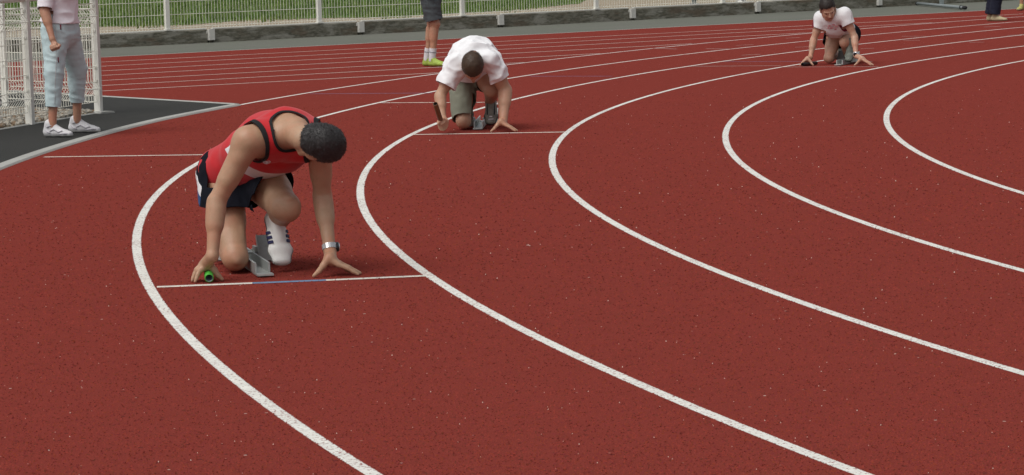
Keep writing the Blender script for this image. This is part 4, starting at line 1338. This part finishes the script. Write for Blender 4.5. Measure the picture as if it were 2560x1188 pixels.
    for (hl, toe), An, K in zip(feet, (J['AR'], J['AL']), (J['KR'], J['KL'])):
        so, q = shoe("shoe", hl, toe, UP, 1.0 * s, th, shoes[0], shoes[1], h=.006, hs=hs)
        if len(shoes) > 2:
            for yy in (-1, 1):
                mb = MB()
                mb.tube([Vector(q(.30, .039 * yy, .040)), Vector(q(.45, .041 * yy, .052)), Vector(q(.60, .045 * yy, .034)), Vector(q(.74, .046 * yy, .042))], .005, 6)
                mb.tube([Vector(q(.12, .034 * yy, .050)), Vector(q(.22, .038 * yy, .034)), Vector(q(.32, .040 * yy, .028))], .004, 6)
                mb.tube([Vector(q(.62, .046 * yy, .022)), Vector(q(.78, .045 * yy, .026)), Vector(q(.90, .034 * yy, .024))], .006, 6)
                mb.tube([Vector(q(.20, .040 * yy, .064)), Vector(q(.30, .038 * yy, .072)), Vector(q(.36, .032 * yy, .074))], .005, 6)
                mb.build("stripe", shoes[2], so, True)
            mb = MB(); mb.box(q(.5, 0, .001), Vector(nv(toe - hl)) * .10, Vector(lat) * .034, Vector((0, 0, .004))); mb.build("outsole", M_RUBBER, so)
            mb = MB()
            for i in range(4): mb.tube([Vector(q(.40 + .06 * i, -.022, .070 - .011 * i)), Vector(q(.41 + .06 * i, 0, .076 - .012 * i)), Vector(q(.40 + .06 * i, .022, .070 - .011 * i))], .004, 6)
            mb.build("laces", M_SHOEW, so)
        if socks:
            d = nv(K - An)
            sk = Field().cone(An - d * .015, An + d * .15, .040, .044, .01)
            so2 = fabric("sock", sk, .006, M_SOCK, th, [plane(An + d * .125, -d)], .002, (40, 40, 20))
            b1 = Field().cone(An - d * .015, An + d * .15, .0415, .0455, .01)
            fabric("sock_band", b1, .006, M_SOCKB, so2, [plane(An + d * .086, -d), plane(An + d * .072, d)], 0)
    return th, dict(lat=lat, f=f, PV=PV, HR=HR, HL=HL, bt=bt)

def foot(u, v, f, L=.27, z=0.0):
    """heel and toe of a foot whose middle stands at pixel (u, v)"""
    c = G_(u, v, z); c[2] = z + .004
    f = nv(f); return (c - f * L * .5, c + f * L * .5)

# woman at the white fence
def woman():
    yA, yB = float(G_(146, 345)[1]), float(G_(212, 334)[1])
    f = nv((.95, -.30, 0)); fA, fB = nv((.93, -.36, 0)), nv((.96, -.26, 0))
    ft = (foot(146, 345, fA, .265), foot(212, 334, fB, .285))
    J = dict(PV=A_(150, 66, yA + .17), CH=A_(153, -25, yA + .17), NB=A_(152, -92, yA + .17), HD=A_(160, -138, yA + .15),
             KR=A_(135, 178, yA + .03), AR=A_(131, 315, yA + .01), KL=A_(192, 172, yB - .06), AL=A_(193, 302, yB),
             SR=A_(118, -62, yA + .02), ER=A_(111, 26, yA - .06), WR=A_(131, 98, yA - .12))
    J['SL'] = J['NB'] + nv((.30, .95, 0)) * .16 - UP * .05
    J['EL'] = J['SL'] - UP * .26 - f * .05; J['WL'] = J['EL'] + f * .18 + UP * .14 - nv((.30, .95, 0)) * .06
    th, d = standing("person", ft, f, J, "standing woman in pale blue capri trousers and white trainers by the left fence", M_SKIN[3], (.80, .020, .054), M_CAPRI,
                     (mat("white_mesh_shoe", (.62, .61, .62), .6, .22, 55), M_SHOEW, M_SILVER), upper_m=M_TEE, h=.007, seed=90, hair_m=M_HAIR[1], s=.98, bag=1.20, hs=1.32)
    V = np.array([v.co[:] for v in d['bt'].data.vertices]); pr = proj(V)
    def near(u, v):
        k = np.where(np.hypot(pr[:, 0] - u, pr[:, 1] - v) < 4)[0]
        return V[k[np.argmin(V[k, 1])]] if len(k) else np.array(at(u, v, yA))
    for u, v in ((155, 66), (149, 149)):
        a, b = near(u, v - 6), near(u + .5, v + 6)
        mb = MB(); mb.tube([Vector(a - V3(0, .004, 0)), Vector(b - V3(0, .004, 0))], .005, 6); mb.build("zip_tab", M_MAROON, d['bt'], True)
    pts = [near(u, v) - V3(0, .002, 0) for u, v in ((143, 66), (143, 95), (143, 125), (143, 150), (142, 180), (141, 205), (140, 235), (140, 262))]
    mb = MB(); mb.tube([Vector(p) for p in pts], .0018, 6); mb.build("side_seam", mat("pink_seam", (.52, .50, .50), .9), d['bt'], True)
woman()

def onlooker(u, v, f, toe_u, label, skin, lower, lm, shoes, **k):
    """a bystander of ordinary height whose feet stand at pixel (u, v)"""
    z = k.pop('z', 0.0); gap = k.pop('gap', .11); stag = k.pop('stag', .08); turn = k.pop('turn', (.1, -.1)); um = k.pop('upper_m', M_TEE)
    f = nv(f); lat = nv(np.cross(UP, f)); c = G_(u, v, z); c[2] = z
    fr, fl = nv(f - lat * turn[0]), nv(f - lat * turn[1])
    a, b = c - lat * gap + f * stag, c + lat * gap - f * stag
    ft = ((a - fr * .11 + UP * .004, a + fr * .16 + UP * .004), (b - fl * .11 + UP * .004, b + fl * .16 + UP * .004))
    P = c - f * .02
    J = dict(PV=P + UP * .96, CH=P + UP * 1.28, NB=P + UP * 1.47 - f * .01, HD=P + UP * 1.66 + f * .03, KR=mid(a, P, .25) * V3(1, 1, 0) + UP * (z + .50) + f * .02,
             AR=a - fr * .05 + UP * .09, KL=mid(b, P, .25) * V3(1, 1, 0) + UP * (z + .50) + f * .02, AL=b - fl * .05 + UP * .09)
    return standing("person", ft, f, J, label, skin, lower, lm, shoes, "people standing along the track", um, k.pop('h', .009), **k)

onlooker(1084, 166, (.94, -.34, 0), 0, "bystander in dark grey shorts, white socks and lime green shoes on the straight", M_SKIN[1], (.46, .022, .098), M_GREYS, (M_SHOEL, M_SHOEL), seed=110, socks=True,
         upper_m=M_COTTON, gap=.055, stag=.05, turn=(.25, -.05), h=.008)
onlooker(2489, 53, (.95, -.28, 0), 0, "bystander in dark jeans and tan shoes near the right edge", M_SKIN[1], (.98, .016, .078), M_JEANS, (M_SHOET, M_SHOET), seed=120, upper_m=M_COTTON, gap=.06, stag=.04, turn=(.3, .1))
onlooker(2566, 26, (-.35, -.93, 0), 0, "bystander with yellow shoes cut off by the right edge", M_SKIN[1], (.45, .02, .10), M_GREYS, (mat('yellow_shoe', (.38, .36, .12)), M_SHOET), seed=130, upper_m=M_COTTON, gap=.09, stag=.02)
onlooker(1853, 11, (.5, -.85, 0), 0, "person in white shoes behind the far mesh fence", M_SKIN[1], (.98, .016, .085), M_GREYS, (M_SHOEW, M_SHOEK), seed=140, z=.13, upper_m=M_TEE, gap=.06, stag=.03, h=.012, detail=False)
onlooker(1949, 7, (.6, -.8, 0), 0, "person in black shoes behind the far mesh fence", M_SKIN[1], (.98, .016, .085), M_JEANS, (M_SHOEK, M_SHOEK), seed=150, z=.13, upper_m=M_COTTON, gap=.10, stag=.04, h=.012, detail=False)

# ------------------------------------------------------------------ grey stand lying on the apron, pole behind the fence
def stand():
    a, b = gp(2293, 15), gp(2414, 26)
    d = (b - a).normalized(); L = (b - a).length
    th = thing("barrier_stand", a.lerp(b, .45), "grey steel stand with tubular foot and black rubber end beside the far wall", "stand")
    up = Vector((0, 0, .045))
    mb = MB(); mb.tube([a + up, b + up - d * .26], .028, 14); mb.build("foot_tube", M_STEELG, th, True)
    mb = MB(); mb.tube([b + up - d * .30, b + up - d * .10], .022, 14); mb.build("sleeve", M_GALV, th, True)
    mb = MB(); mb.tube([b + up - d * .13, b + up], .032, 14); mb.build("rubber_end", M_RUBBER, th, True)
    for q in (a + up + d * .015, b + up - d * .30):
        mb = MB(); mb.tube([q - d * .02, q + d * .02], .037, 14); mb.build("collar", M_RUBBER, th, True)
    c = a.lerp(b, .49)
    n = Vector((-d.y, d.x, 0))
    mb = MB(); mb.box(c + n * .03 + Vector((0, 0, .55)), d * .052, n * .03, Vector((0, 0, .51))); mb.build("upright", M_STEELG, th)
stand()
def pole():
    c = gp(1735, 10, .13)
    th = thing("pole", c, "grey metal pole standing behind the far mesh fence", "pole")
    mb = MB(); mb.tube([c, c + Vector((0, 0, 1.4))], .045, 14); mb.build("shaft", M_STEELG, th, True)
    mb = MB(); mb.box(c + Vector((0, 0, .006)), Vector((.09, 0, 0)), Vector((0, .09, 0)), Vector((0, 0, .006))); mb.build("base_plate", M_GALV, th)
pole()
